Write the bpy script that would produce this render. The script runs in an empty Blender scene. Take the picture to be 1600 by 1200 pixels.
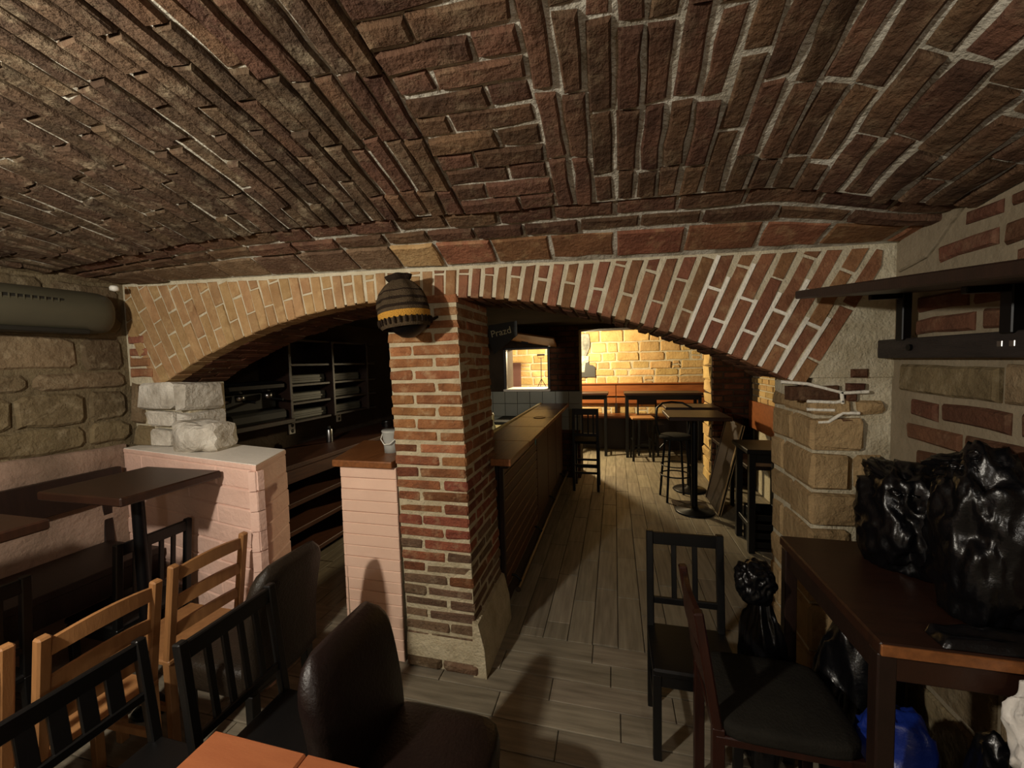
import bpy, bmesh, math, random
from mathutils import Vector, Matrix
R = random.Random(7)
PI = math.pi
sc = bpy.context.scene
COL = sc.collection

# ---------------------------------------------------------------- camera
H = 1.7
FPX = 630.0
PITCH, YAW, ROLL = math.radians(3.15), math.radians(14.3), math.radians(-1.4)
cp, sp, cy, sy = math.cos(PITCH), math.sin(PITCH), math.cos(YAW), math.sin(YAW)
fw = Vector((-sy*cp, cy*cp, -sp)); rt0 = Vector((cy, sy, 0)); up0 = rt0.cross(fw)
rt = rt0*math.cos(ROLL) + up0*math.sin(ROLL); up = -rt0*math.sin(ROLL) + up0*math.cos(ROLL)
cd = bpy.data.cameras.new('camera'); cam = bpy.data.objects.new('camera', cd); COL.objects.link(cam)
M = Matrix((rt, up, -fw)).transposed().to_4x4(); M.translation = (0, 0, H)
cam.matrix_world = M
cd.sensor_fit = 'HORIZONTAL'; cd.sensor_width = 36.0; cd.lens = FPX/1600.0*36.0
cd.clip_start = 0.02; cd.clip_end = 60
sc.camera = cam

# ---------------------------------------------------------------- world, lamps, exposure
w = bpy.data.worlds.new('world'); sc.world = w; w.use_nodes = True
w.node_tree.nodes['Background'].inputs[0].default_value = (0.30, 0.32, 0.36, 1)
w.node_tree.nodes['Background'].inputs[1].default_value = 0.02
sc.view_settings.view_transform = 'Standard'; sc.view_settings.look = 'None'
sc.view_settings.gamma = 1.0; sc.view_settings.use_curve_mapping = False
sc.view_settings.exposure = 0.3
def point_light(name, loc, power, col, rad):
    l = bpy.data.lights.new(name, 'POINT'); l.energy = power; l.color = col; l.shadow_soft_size = rad
    o = bpy.data.objects.new(name, l); COL.objects.link(o); o.location = loc; return o
point_light('lamp_main_room', (-1.55, -0.25, 2.10), 122, (1.0, 0.925, 0.79), 0.05)
point_light('lamp_room_rear', (0.55, -1.15, 1.9), 24, (1.0, 0.94, 0.85), 0.06)
point_light('lamp_far_room', (-0.84, 6.85, 1.95), 235, (1.0, 0.80, 0.48), 0.06)

# ---------------------------------------------------------------- materials
MATS = {}
def lin(c): return tuple(((x/255.0)/12.92 if x/255.0 <= .04045 else ((x/255.0+.055)/1.055)**2.4) for x in c)
def nd(nt, t, **kw):
    n = nt.nodes.new(t)
    for k, v in kw.items(): setattr(n, k, v)
    return n
def mat(name, col, rough=.7, col2=None, scale=8.0, detail=5.0, mix=.5, bump=0.0, bscale=40.0, metal=0.0, spec=.5,
        rand=0.0, hue=0.0, smear=None, smear_amt=.4, stretch=None, coords='Object', trans=0.0, ior=1.45, emit=None, alpha=None):
    m = bpy.data.materials.new(name); m.use_nodes = True; nt = m.node_tree
    b = nt.nodes['Principled BSDF']; b.inputs['Roughness'].default_value = rough
    b.inputs['Metallic'].default_value = metal; b.inputs['Specular IOR Level'].default_value = spec
    b.inputs['Transmission Weight'].default_value = trans; b.inputs['IOR'].default_value = ior
    tc = nd(nt, 'ShaderNodeTexCoord'); vec = tc.outputs[coords]
    if stretch:
        mp = nd(nt, 'ShaderNodeMapping'); mp.inputs['Scale'].default_value = stretch
        nt.links.new(vec, mp.inputs['Vector']); vec = mp.outputs['Vector']
    out = None
    c1 = (*col, 1)
    if col2 is not None:
        n = nd(nt, 'ShaderNodeTexNoise'); n.inputs['Scale'].default_value = scale; n.inputs['Detail'].default_value = detail
        nt.links.new(vec, n.inputs['Vector'])
        r = nd(nt, 'ShaderNodeValToRGB'); r.color_ramp.elements[0].position = .5-.35*(1-mix)-.05; r.color_ramp.elements[1].position = .5+.35*(1-mix)+.05
        r.color_ramp.elements[0].color = c1; r.color_ramp.elements[1].color = (*col2, 1)
        nt.links.new(n.outputs['Fac'], r.inputs['Fac']); out = r.outputs['Color']
    else:
        rgb = nd(nt, 'ShaderNodeRGB'); rgb.outputs[0].default_value = c1; out = rgb.outputs[0]
    if rand or hue:
        oi = nd(nt, 'ShaderNodeObjectInfo'); h = nd(nt, 'ShaderNodeHueSaturation')
        mr = nd(nt, 'ShaderNodeMapRange'); mr.inputs[3].default_value = 1-rand; mr.inputs[4].default_value = 1+rand
        nt.links.new(oi.outputs['Random'], mr.inputs[0]); nt.links.new(mr.outputs[0], h.inputs['Value'])
        ml = nd(nt, 'ShaderNodeMath', operation='MULTIPLY'); ml.inputs[1].default_value = 7.31
        fr = nd(nt, 'ShaderNodeMath', operation='FRACT'); m2 = nd(nt, 'ShaderNodeMapRange')
        m2.inputs[3].default_value = .5-hue; m2.inputs[4].default_value = .5+hue
        nt.links.new(oi.outputs['Random'], ml.inputs[0]); nt.links.new(ml.outputs[0], fr.inputs[0]); nt.links.new(fr.outputs[0], m2.inputs[0])
        nt.links.new(m2.outputs[0], h.inputs['Hue']); nt.links.new(out, h.inputs['Color']); out = h.outputs['Color']
    if smear:
        n2 = nd(nt, 'ShaderNodeTexNoise'); n2.inputs['Scale'].default_value = 13; n2.inputs['Detail'].default_value = 8; n2.inputs['Roughness'].default_value = .65
        nt.links.new(tc.outputs['Object'], n2.inputs['Vector'])
        r2 = nd(nt, 'ShaderNodeValToRGB'); r2.color_ramp.elements[0].position = .52; r2.color_ramp.elements[1].position = .75
        r2.color_ramp.elements[1].color = (smear_amt,)*3 + (1,)
        nt.links.new(n2.outputs['Fac'], r2.inputs['Fac'])
        mx = nd(nt, 'ShaderNodeMixRGB'); nt.links.new(r2.outputs['Color'], mx.inputs[0]); nt.links.new(out, mx.inputs[1]); mx.inputs[2].default_value = (*smear, 1)
        out = mx.outputs[0]
    nt.links.new(out, b.inputs['Base Color'])
    if bump:
        n3 = nd(nt, 'ShaderNodeTexNoise'); n3.inputs['Scale'].default_value = bscale; n3.inputs['Detail'].default_value = 6; n3.inputs['Roughness'].default_value = .6
        nt.links.new(vec, n3.inputs['Vector'])
        bp = nd(nt, 'ShaderNodeBump'); bp.inputs['Strength'].default_value = bump; bp.inputs['Distance'].default_value = .02
        nt.links.new(n3.outputs['Fac'], bp.inputs['Height']); nt.links.new(bp.outputs[0], b.inputs['Normal'])
    if emit:
        b.inputs['Emission Color'].default_value = (*emit[0], 1); b.inputs['Emission Strength'].default_value = emit[1]
    MATS[name] = m; return m
MORT = lin((176, 160, 128))
mat('brick_vault', lin((102, 74, 55)), .85, lin((66, 48, 37)), 9, 6, .4, .9, 45, rand=.3, hue=.012, smear=lin((150, 132, 104)), smear_amt=.4, spec=.2)
mat('brick_vault_grey', lin((94, 74, 56)), .85, lin((62, 49, 38)), 9, 6, .4, .9, 45, rand=.3, hue=.008, smear=lin((160, 146, 120)), smear_amt=.55, spec=.2)
mat('brick_arch_tan', lin((174, 142, 102)), .85, lin((150, 116, 78)), 10, 5, .4, .6, 50, rand=.14, hue=.008, smear=lin((200, 172, 126)), smear_amt=.6, spec=.2)
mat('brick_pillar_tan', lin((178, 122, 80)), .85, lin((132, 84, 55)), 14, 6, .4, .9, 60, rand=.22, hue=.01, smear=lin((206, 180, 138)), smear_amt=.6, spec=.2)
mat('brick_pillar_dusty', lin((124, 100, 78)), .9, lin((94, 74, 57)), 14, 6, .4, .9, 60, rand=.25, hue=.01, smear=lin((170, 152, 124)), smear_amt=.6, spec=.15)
mat('brick_arch', lin((144, 99, 71)), .85, lin((112, 76, 55)), 10, 5, .4, .6, 50, rand=.22, hue=.014, smear=lin((188, 160, 118)), smear_amt=.5, spec=.2)
mat('brick_pillar', lin((146, 90, 62)), .85, lin((106, 65, 47)), 14, 6, .4, .9, 60, rand=.35, hue=.014, smear=lin((196, 170, 130)), smear_amt=.55, spec=.2)
mat('brick_wall', lin((104, 70, 51)), .85, lin((76, 52, 39)), 9, 5, .4, .6, 45, rand=.25, hue=.01, smear=lin((150, 126, 98)), smear_amt=.4, spec=.2)
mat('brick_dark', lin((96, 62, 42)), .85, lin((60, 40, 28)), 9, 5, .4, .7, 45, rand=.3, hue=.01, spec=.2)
mat('mortar', lin((206, 194, 164)), .9, lin((168, 154, 124)), 12, 6, .4, .8, 60, spec=.15)
mat('mortar_stone', lin((126, 112, 86)), .9, lin((92, 80, 60)), 6, 6, .4, .8, 40, spec=.15)
mat('mortar_vault', lin((212, 208, 194)), .9, lin((146, 138, 120)), 10, 6, .5, .9, 50, spec=.15)
mat('mortar_light', lin((210, 202, 178)), .9, lin((180, 168, 140)), 12, 6, .4, .7, 60, spec=.15)
mat('white_pointing', lin((236, 232, 218)), .85, None, bump=.5, bscale=60, spec=.2)
mat('stone_left', lin((124, 108, 82)), .9, lin((88, 74, 54)), 5, 7, .4, 1.0, 22, rand=.25, hue=.008, smear=lin((170, 156, 128)), smear_amt=.5, spec=.2)
mat('stone_pale', lin((226, 221, 210)), .9, lin((150, 140, 124)), 7, 7, .5, 1.0, 26, rand=.15, spec=.2)
mat('stone_quoin', lin((178, 152, 112)), .9, lin((140, 116, 82)), 7, 7, .4, .9, 28, rand=.15, spec=.2)
mat('stone_far', lin((208, 178, 124)), .9, lin((176, 142, 92)), 5, 6, .4, .8, 24, rand=.2, hue=.008, spec=.2)
mat('plaster_grey', lin((150, 138, 116)), .9, lin((122, 110, 90)), 4, 6, .4, .4, 30, spec=.2)
mat('pink_paint', lin((222, 188, 172)), .6, lin((208, 172, 156)), 5, 4, .4, .35, 30, rand=.05, spec=.35)
mat('pink_tile', lin((230, 196, 174)), .45, lin((222, 186, 164)), 5, 4, .4, .12, 30, rand=.04, spec=.4)
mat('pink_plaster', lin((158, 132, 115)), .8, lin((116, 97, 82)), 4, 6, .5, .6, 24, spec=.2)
mat('white_paint', lin((232, 226, 216)), .6, None, bump=.2, bscale=30)
mat('floor_tile', lin((152, 142, 122)), .5, lin((98, 89, 75)), 2.2, 9, .25, .15, 12, rand=.16, hue=.006, stretch=(1.4, 16, 1), spec=.4)
mat('floor_tile_long', lin((152, 142, 122)), .5, lin((98, 89, 75)), 2.2, 9, .25, .15, 12, rand=.16, hue=.006, stretch=(16, 1.4, 1), spec=.4)
mat('floor_grout', lin((88, 80, 67)), .9, None, bump=.3)
mat('dark_plaster', lin((70, 58, 46)), .9, lin((46, 38, 30)), 3, 5, .4, .5, 20, spec=.2)
mat('grey_tile', lin((150, 152, 140)), .35, lin((136, 138, 126)), 3, 3, .4, 0, rand=.05)
mat('wood_dark', lin((38, 23, 16)), .42, lin((25, 15, 11)), 6, 6, .4, .12, 40, stretch=(1, 8, 1), rand=.1)
mat('wood_table', lin((50, 28, 17)), .38, lin((34, 19, 12)), 6, 6, .4, .1, 40, stretch=(1, 10, 1), rand=.1)
mat('wood_bar', lin((142, 90, 50)), .35, lin((102, 62, 34)), 5, 6, .4, .1, 40, stretch=(10, 1, 10), rand=.12)
mat('wood_bar_front', lin((92, 54, 32)), .5, lin((64, 36, 22)), 5, 6, .4, .15, 40, stretch=(8, 1, 12), rand=.15)
mat('wood_orange', lin((152, 92, 58)), .4, lin((135, 77, 47)), 4, 5, .4, .06, 40, stretch=(1, 9, 1), rand=.06)
mat('wood_pine', lin((158, 113, 70)), .5, lin((130, 90, 53)), 5, 5, .4, .08, 40, stretch=(6, 6, 1), rand=.08)
mat('wood_bench', lin((150, 88, 44)), .4, lin((120, 66, 32)), 4, 5, .4, .08, 40, stretch=(1, 8, 8), rand=.1)
mat('wood_brown', lin((50, 24, 16)), .35, lin((35, 17, 12)), 5, 5, .4, .08, 40, stretch=(6, 6, 1))
mat('black_wood', lin((12, 11, 11)), .42, lin((8, 8, 8)), 6, 4, .4, .05, 40)
mat('beam_dark', lin((52, 45, 42)), .6, lin((34, 29, 27)), 6, 6, .4, .5, 30, stretch=(6, 1, 6))
mat('black_metal', lin((16, 16, 18)), .4, None, metal=.6)
mat('steel', lin((150, 150, 150)), .3, None, metal=1.0)
mat('brass_rail', lin((96, 86, 74)), .4, None, metal=.8)
mat('leather_brown', lin((28, 16, 14)), .38, lin((20, 12, 10)), 8, 5, .4, .2, 90, spec=.5)
mat('leather_olive', lin((40, 32, 23)), .45, lin((28, 22, 17)), 6, 5, .4, .25, 80, spec=.4)
mat('fabric_dark', lin((38, 36, 31)), .9, lin((27, 25, 22)), 8, 5, .4, .3, 90, spec=.1)
mat('black_plastic_film', lin((8, 8, 10)), .3, None, bump=.35, bscale=9, spec=.5)
mat('blue_film', lin((22, 46, 130)), .35, lin((16, 32, 96)), 6, 4, .4, .3, 18)
mat('white_film', lin((214, 210, 204)), .5, None, bump=.3, bscale=18)
mat('ac_body', lin((78, 74, 58)), .5, lin((70, 66, 52)), 4, 4, .4, .05, 40)
mat('ac_dark', lin((28, 26, 20)), .6, None)
mat('white_plastic', lin((226, 224, 214)), .4, None)
mat('clear_plastic', lin((220, 222, 216)), .25, None, trans=.55, ior=1.2)
mat('glass', (0.95, 0.97, 0.96), .05, None, trans=.95)
mat('knit_brown', lin((92, 77, 58)), .9, lin((72, 60, 45)), 30, 4, .4, .8, 160, spec=.1)
mat('knit_dark', lin((46, 36, 28)), .9, None, bump=.8, bscale=160, spec=.1)
mat('knit_yellow', lin((206, 152, 66)), .9, None, bump=.8, bscale=160, spec=.1)
mat('chalk_board', lin((26, 26, 22)), .7, None)
mat('chalk', lin((170, 164, 130)), .9, None)
mat('photo_grey', lin((150, 150, 140)), .6, lin((60, 60, 56)), 9, 4, .6, 0, coords='Object')
mat('photo_light', lin((214, 212, 198)), .6, lin((110, 110, 102)), 22, 6, .6, 0)
mat('photo_dark', lin((52, 52, 50)), .6, None)
mat('board_purple', lin((120, 84, 78)), .7, lin((104, 72, 68)), 3, 4, .4, 0)
mat('teal_sticker', lin((40, 120, 130)), .5, None)
mat('cream', lin((226, 214, 160)), .4, None)
mat('rack_grey', lin((74, 74, 66)), .5, lin((52, 53, 46)), 9, 4, .4, 0)

# ---------------------------------------------------------------- mesh helpers
def link(name, me, m=None, parent=None):
    o = bpy.data.objects.new(name, me); COL.objects.link(o)
    if m is not None and not me.materials: me.materials.append(MATS[m])
    if parent is not None: o.parent = parent
    return o
def mk(name, V, Fc, m, parent=None, smooth=False):
    me = bpy.data.meshes.new(name); me.from_pydata([tuple(v) for v in V], [], Fc); me.update()
    if smooth:
        for p in me.polygons: p.use_smooth = True
    return link(name, me, m, parent)
def tag(o, label=None, cat=None, group=None, kind=None):
    if label: o['label'] = label
    if cat: o['category'] = cat
    if group: o['group'] = group
    if kind: o['kind'] = kind
    return o
def thing(name, label, cat, loc=(0, 0, 0), rz=0.0, group=None):
    o = bpy.data.objects.new(name, None); COL.objects.link(o); o.empty_display_size = .1
    o.location = loc; o.rotation_euler = (0, 0, rz); return tag(o, label, cat, group)
def struct(name, label, V=None, Fc=None, m=None):
    o = mk(name, V, Fc, m); o['kind'] = 'structure'; o['label'] = label; return o
def dup(root, loc, rz, label=None, group=None):
    r = root.copy(); COL.objects.link(r); r.location = loc; r.rotation_euler = (0, 0, rz)
    if label: r['label'] = label
    if group: r['group'] = group
    for ch in list(root.children):
        c = ch.copy(); COL.objects.link(c); c.parent = r
        for g2 in list(ch.children):
            d = g2.copy(); COL.objects.link(d); d.parent = c
    return r
class MB:
    def __init__(s): s.V = []; s.F = []; s.S = []
    def add(s, V, Fc, smooth=False):
        k = len(s.V); s.V += [Vector(v) for v in V]; s.F += [tuple(i+k for i in f) for f in Fc]; s.S += [smooth]*len(Fc); return s
    def box(s, x0, x1, y0, y1, z0, z1):
        return s.add([(x0, y0, z0), (x1, y0, z0), (x1, y1, z0), (x0, y1, z0), (x0, y0, z1), (x1, y0, z1), (x1, y1, z1), (x0, y1, z1)],
                     [(0, 3, 2, 1), (4, 5, 6, 7), (0, 1, 5, 4), (1, 2, 6, 5), (2, 3, 7, 6), (3, 0, 4, 7)])
    def bbox(s, x0, x1, y0, y1, z0, z1, b=.006):
        # box with chamfered edges
        b = min(b, (x1-x0)*.45, (y1-y0)*.45, (z1-z0)*.45)
        bm = bmesh.new(); vs = {}
        X, Y, Z = (x0, x1), (y0, y1), (z0, z1); sg = (1, -1)
        for i in (0, 1):
            for j in (0, 1):
                for k in (0, 1):
                    vs[i, j, k, 0] = bm.verts.new((X[i], Y[j]+sg[j]*b, Z[k]+sg[k]*b))
                    vs[i, j, k, 1] = bm.verts.new((X[i]+sg[i]*b, Y[j], Z[k]+sg[k]*b))
                    vs[i, j, k, 2] = bm.verts.new((X[i]+sg[i]*b, Y[j]+sg[j]*b, Z[k]))
        def f(*a): bm.faces.new([vs[q] for q in a])
        for i in (0, 1):
            f((i, 0, 0, 0), (i, 1, 0, 0), (i, 1, 1, 0), (i, 0, 1, 0))
            f((0, i, 0, 1), (1, i, 0, 1), (1, i, 1, 1), (0, i, 1, 1))
            f((0, 0, i, 2), (1, 0, i, 2), (1, 1, i, 2), (0, 1, i, 2))
            for j in (0, 1):
                f((i, j, 0, 0), (i, j, 1, 0), (i, j, 1, 1), (i, j, 0, 1))
                f((i, 0, j, 0), (i, 1, j, 0), (i, 1, j, 2), (i, 0, j, 2))
                f((0, i, j, 1), (1, i, j, 1), (1, i, j, 2), (0, i, j, 2))
                for k in (0, 1): f((i, j, k, 0), (i, j, k, 1), (i, j, k, 2))
        bmesh.ops.recalc_face_normals(bm, faces=bm.faces)
        bm.verts.index_update()
        s.add([v.co for v in bm.verts], [tuple(v.index for v in fc.verts) for fc in bm.faces]); bm.free(); return s
    def tube(s, pts, r, n=10, cap=True, smooth=True):
        pts = [Vector(p) for p in pts]; rr = r if isinstance(r, (list, tuple)) else [r]*len(pts)
        V = []; Fc = []; prev = None
        for i, p in enumerate(pts):
            t = (pts[min(i+1, len(pts)-1)]-pts[max(i-1, 0)]).normalized()
            a = prev if prev is not None else (Vector((0, 0, 1)) if abs(t.z) < .9 else Vector((1, 0, 0)))
            u = (a - t*a.dot(t)).normalized(); prev = u; v = t.cross(u)
            for k in range(n):
                an = 2*PI*k/n; V.append(p+(u*math.cos(an)+v*math.sin(an))*rr[i])
        for i in range(len(pts)-1):
            for k in range(n):
                Fc.append((i*n+k, i*n+(k+1) % n, (i+1)*n+(k+1) % n, (i+1)*n+k))
        s.add(V, Fc, smooth)
        if cap: s.add([V[k] for k in range(n)], [tuple(reversed(range(n)))]); s.add([V[-n+k] for k in range(n)], [tuple(range(n))])
        return s
    def lathe(s, prof, n=20, c=(0, 0, 0), smooth=True):
        V = []; Fc = []
        for r, z in prof:
            for k in range(n):
                a = 2*PI*k/n; V.append((c[0]+r*math.cos(a), c[1]+r*math.sin(a), c[2]+z))
        for i in range(len(prof)-1):
            for k in range(n): Fc.append((i*n+k, i*n+(k+1) % n, (i+1)*n+(k+1) % n, (i+1)*n+k))
        return s.add(V, Fc, smooth)
    def prism(s, poly, f, n0, n1):
        # poly: list of (u,v); f(u,v,n)->xyz
        k = len(poly); V = [f(u, v, n0) for u, v in poly]+[f(u, v, n1) for u, v in poly]
        Fc = [tuple(reversed(range(k))), tuple(range(k, 2*k))]+[(i, (i+1) % k, k+(i+1) % k, k+i) for i in range(k)]
        return s.add(V, Fc)
    def xf(s, mtx):
        s.V = [mtx @ v for v in s.V]; return s
    def build(s, name, m, parent=None, bevel=0.0, fix=False):
        me = bpy.data.meshes.new(name); me.from_pydata([tuple(v) for v in s.V], [], s.F); me.update()
        me.polygons.foreach_set('use_smooth', s.S)
        if fix:
            bm = bmesh.new(); bm.from_mesh(me); bmesh.ops.recalc_face_normals(bm, faces=bm.faces); bm.to_mesh(me); bm.free()
        o = link(name, me, m, parent)
        if bevel:
            md = o.modifiers.new('bevel', 'BEVEL'); md.width = bevel; md.segments = 2; md.limit_method = 'ANGLE'
        return o
def rect(u0, u1, v0, v1): return [(u0, v0), (u1, v0), (u1, v1), (u0, v1)]
def clip(poly, a, b, c):
    """keep a*u+b*v<=c"""
    out = []
    for i in range(len(poly)):
        p, q = poly[i], poly[(i+1) % len(poly)]; dp = a*p[0]+b*p[1]-c; dq = a*q[0]+b*q[1]-c
        if dp <= 0: out.append(p)
        if dp*dq < 0:
            t = dp/(dp-dq); out.append((p[0]+(q[0]-p[0])*t, p[1]+(q[1]-p[1])*t))
    return out
def piece_data(poly, f, n0, n1, bev=.007, jit=.0025, seg=.085, bumpy=.003, rnd=R):
    """rough-edged brick or stone standing n0..n1 proud of a surface"""
    if len(poly) < 3: return None
    ar = sum(poly[i][0]*poly[(i+1) % len(poly)][1]-poly[(i+1) % len(poly)][0]*poly[i][1] for i in range(len(poly)))/2
    if abs(ar) < 3e-4: return None
    if ar < 0: poly = poly[::-1]
    P = []
    for i in range(len(poly)):
        p, q = poly[i], poly[(i+1) % len(poly)]; L = math.hypot(q[0]-p[0], q[1]-p[1])
        if L < 1e-4: continue
        k = max(1, int(round(L/seg)))
        for j in range(k):
            t = j/k; P.append((p[0]+(q[0]-p[0])*t+rnd.uniform(-jit, jit), p[1]+(q[1]-p[1])*t+rnd.uniform(-jit, jit)))
    n = len(P); cx = sum(p[0] for p in P)/n; cyy = sum(p[1] for p in P)/n
    ext = [max(abs(p[0]-cx) for p in P), max(abs(p[1]-cyy) for p in P)]
    V = []
    dn = rnd.uniform(-bumpy, bumpy)
    for u, v in P: V.append(f(u, v, n0))
    for u, v in P: V.append(f(u, v, n1-bev+dn+rnd.uniform(-jit, jit)*.6))
    for u, v in P:
        du = u-cx; dv = v-cyy
        su = max(0, 1-bev/max(ext[0], .01)); sv = max(0, 1-bev/max(ext[1], .01))
        V.append(f(cx+du*su, cyy+dv*sv, n1+dn+rnd.uniform(-bumpy, bumpy)*.6))
    V.append(f(cx, cyy, n1+dn+rnd.uniform(-bumpy, bumpy)*.5))
    Fc = []
    for r_ in (0, 1):
        for i in range(n): Fc.append((r_*n+i, r_*n+(i+1) % n, (r_+1)*n+(i+1) % n, (r_+1)*n+i))
    for i in range(n): Fc.append((2*n+i, 2*n+(i+1) % n, 3*n))
    # handedness of the mapping
    o = Vector(f(cx, cyy, 0)); eu = Vector(f(cx+.01, cyy, 0))-o; ev = Vector(f(cx, cyy+.01, 0))-o; en = Vector(f(cx, cyy, .01))-o
    if eu.cross(ev).dot(en) < 0: Fc = [tuple(reversed(q)) for q in Fc]
    return V, Fc
def piece(name, poly, f, n0, n1, m, parent, **kw):
    d = piece_data(poly, f, n0, n1, **kw)
    if d is None: return None
    return mk(name, d[0], d[1], m, parent, smooth=False)
def box_shell(x0, x1, y0, y1, z0, z1): return MB().box(x0, x1, y0, y1, z0, z1)
# ================================================================ STRUCTURE
D = 1.98; XL = -3.145; XR = 1.10; YB = -1.6
DT = .45                       # thickness of the arch wall
AXC, AZC, AR = -1.08, -1.75, 3.80   # centre and radius of the arch
Y2 = 5.80; T2 = .45            # middle wall
Y3 = 8.20                      # far wall
XR2 = 1.72                     # right wall of the bar room
def zt(X): return 2.138+(1.10-X)*.0311
def sstep(t): t = min(1, max(0, t)); return t*t*(3-2*t)
def gX(X):
    t = min(1, max(0, (X-XL)/2.0)); return (.15+.85*(1-(1-t)**2))*(1-.72*sstep((X-.5)/.62))
def zc(X, Y): return zt(X)+.40*(1-((Y-.3)/(D-.3))**2)*gX(X)
def ceil_map(u, v, n):
    e = .01; N = Vector((zc(u+e, v)-zc(u-e, v), zc(u, v+e)-zc(u, v-e), -2*e)).normalized()
    return Vector((u, v, zc(u, v)))+N*n

# ---- floor
fl = struct('floor', 'wood-look tiled floor of the cellar', [(-4, -2.2, -.012), (3.2, -2.2, -.012), (3.2, 9, -.012), (-4, 9, -.012), (-4, -2.2, -.2), (3.2, -2.2, -.2), (3.2, 9, -.2), (-4, 9, -.2)],
            [(0, 1, 2, 3), (7, 6, 5, 4), (0, 4, 5, 1), (1, 5, 6, 2), (2, 6, 7, 3), (3, 7, 4, 0)], 'floor_grout')
tiles = []
YS = 2.36; gw = .15; gl = .60
row = 0; y = YS
while y > YB-.1:
    x = XL-.4-R.uniform(0, gl)
    while x < XR+.1:
        tiles.append((x, x+gl, y-gw, y)); x += gl
    y -= gw
x = XL-.3
while x < 2.4:
    y = YS-R.uniform(0, gl)
    while y < Y3+.2:
        tiles.append((x, x+gw, max(y, YS), y+gl)); y += gl
    x += gw
def fmap(u, v, n): return Vector((u, v, n))
def tile_seen(t):
    cx, cy_ = (t[0]+t[1])/2, (t[2]+t[3])/2
    if cy_ < .9: return -1
    if cx < -2.2 and cy_ > 2.3: return -1
    return 1/(cx*cx+cy_*cy_) if (-1.6 < cx < 1.8) else -1
def tile_data(t):
    g = .0022; z = R.uniform(-.0012, .0012); b = .003
    x0, x1, y0, y1 = t[0]+g, t[1]-g, t[2]+g, t[3]-g
    if y1-y0 < .03: return None
    V = [(x0, y0, -.012), (x1, y0, -.012), (x1, y1, -.012), (x0, y1, -.012), (x0, y0, z-b*.6), (x1, y0, z-b*.6), (x1, y1, z-b*.6), (x0, y1, z-b*.6),
         (x0+b, y0+b, z), (x1-b, y0+b, z), (x1-b, y1-b, z), (x0+b, y1-b, z)]
    Fc = [(0, 1, 5, 4), (1, 2, 6, 5), (2, 3, 7, 6), (3, 0, 4, 7), (4, 5, 9, 8), (5, 6, 10, 9), (6, 7, 11, 10), (7, 4, 8, 11), (8, 9, 10, 11)]
    return V, Fc
tiles.sort(key=tile_seen, reverse=True)
rest = MB(); rest2 = MB(); cnt = 0
for t in tiles:
    d = tile_data(t)
    if d is None: continue
    if cnt < 290 and tile_seen(t) > 0:
        mk('floor_tile', d[0], d[1], 'floor_tile' if t[3] <= YS+.001 else 'floor_tile_long', fl); cnt += 1
    else: (rest if t[3] <= YS+.001 else rest2).add(*d)
tag(rest.build('floor_tiles', 'floor_tile', fl), kind='stuff')
tag(rest2.build('floor_tiles', 'floor_tile_long', fl), kind='stuff')

# ---- main vault
NX, NY = 44, 40
V = []; Fc = []
x0, x1, y0, y1 = XL-.12, XR+.12, YB-.1, D+.03
YROWS = sorted([y0+(1.63-y0)*k/32 for k in range(33)]+[1.636]+[1.636+(y1-1.636)*k/6 for k in range(1, 7)]); NY = len(YROWS)-1
for j in range(NY+1):
    Y = YROWS[j]
    for i in range(NX+1):
        X = x0+(x1-x0)*i/NX; V.append((X, Y, (-.016 if Y < 1.633 else .006)+zc(X, Y)+(.000+.006*sstep((-.2-X)/.6))))
nb = len(V)
V += [(v[0], v[1], v[2]+.18) for v in V]
for j in range(NY):
    for i in range(NX):
        a = j*(NX+1)+i; Fc.append((a, a+NX+1, a+NX+2, a+1)); Fc.append((nb+a, nb+a+1, nb+a+NX+2, nb+a+NX+1))
for i in range(NX):
    a = i; Fc.append((a, a+1, nb+a+1, nb+a)); a = NY*(NX+1)+i; Fc.append((a+1, a, nb+a, nb+a+1))
for j in range(NY):
    a = j*(NX+1); Fc.append((a+NX+1, a, nb+a, nb+a+NX+1)); a = j*(NX+1)+NX; Fc.append((a, a+NX+1, nb+a+NX+1, nb+a))
ceil = struct('ceiling', 'low brick barrel vault of the main cellar room', V, Fc, 'mortar_vault')
YSTEP = 1.63; SX0, SX1 = -.60, -.215
stuffc = MB()
def vbrick(poly, n1, seen, **kw):
    gx = sum(p[0] for p in poly)/len(poly)
    if seen: piece('brick', poly, ceil_map, -.02, n1, 'brick_vault_grey' if gx < -.9+R.uniform(-.35, .35) else 'brick_vault', ceil, **kw)
    else:
        d = piece_data(poly, ceil_map, -.02, n1, seg=.2)
        if d: stuffc.add(*d)
P = .0735
def courses(xa, xb):
    n = int(round((xb-xa)/P)); p = (xb-xa)/n
    for k in range(n):
        xs = xa+k*p; off = R.choice((0, .125))+R.uniform(-.03, .03)
        y = YSTEP+R.uniform(-.015, .01); first = True
        while y > YB-.05:
            L = R.uniform(.225, .255)
            if first and off > .06: L = .12+R.uniform(0, .02)
            first = False
            g1 = R.uniform(.011, .018) if xs > -.6 else R.uniform(.005, .011)
            yy0 = max(y-L+g1, YB-.08)
            w0 = R.uniform(-.003, .003)
            gg = .0085 if xs > -.3 else .006
            poly = [(xs+gg+w0, yy0), (xs+p-gg+R.uniform(-.003, .003), yy0), (xs+p-gg+R.uniform(-.003, .003), y), (xs+gg+w0, y)]
            lim = .55 if xs < -.3 else .72
            vbrick(poly, .025+R.uniform(-.005, .007), y-L > lim-.2 and y > .62, bumpy=.005, jit=.005)
            y -= L
courses(XL-.02, SX0); courses(SX1, XR+.02)
y = YSTEP; k = 0
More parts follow.
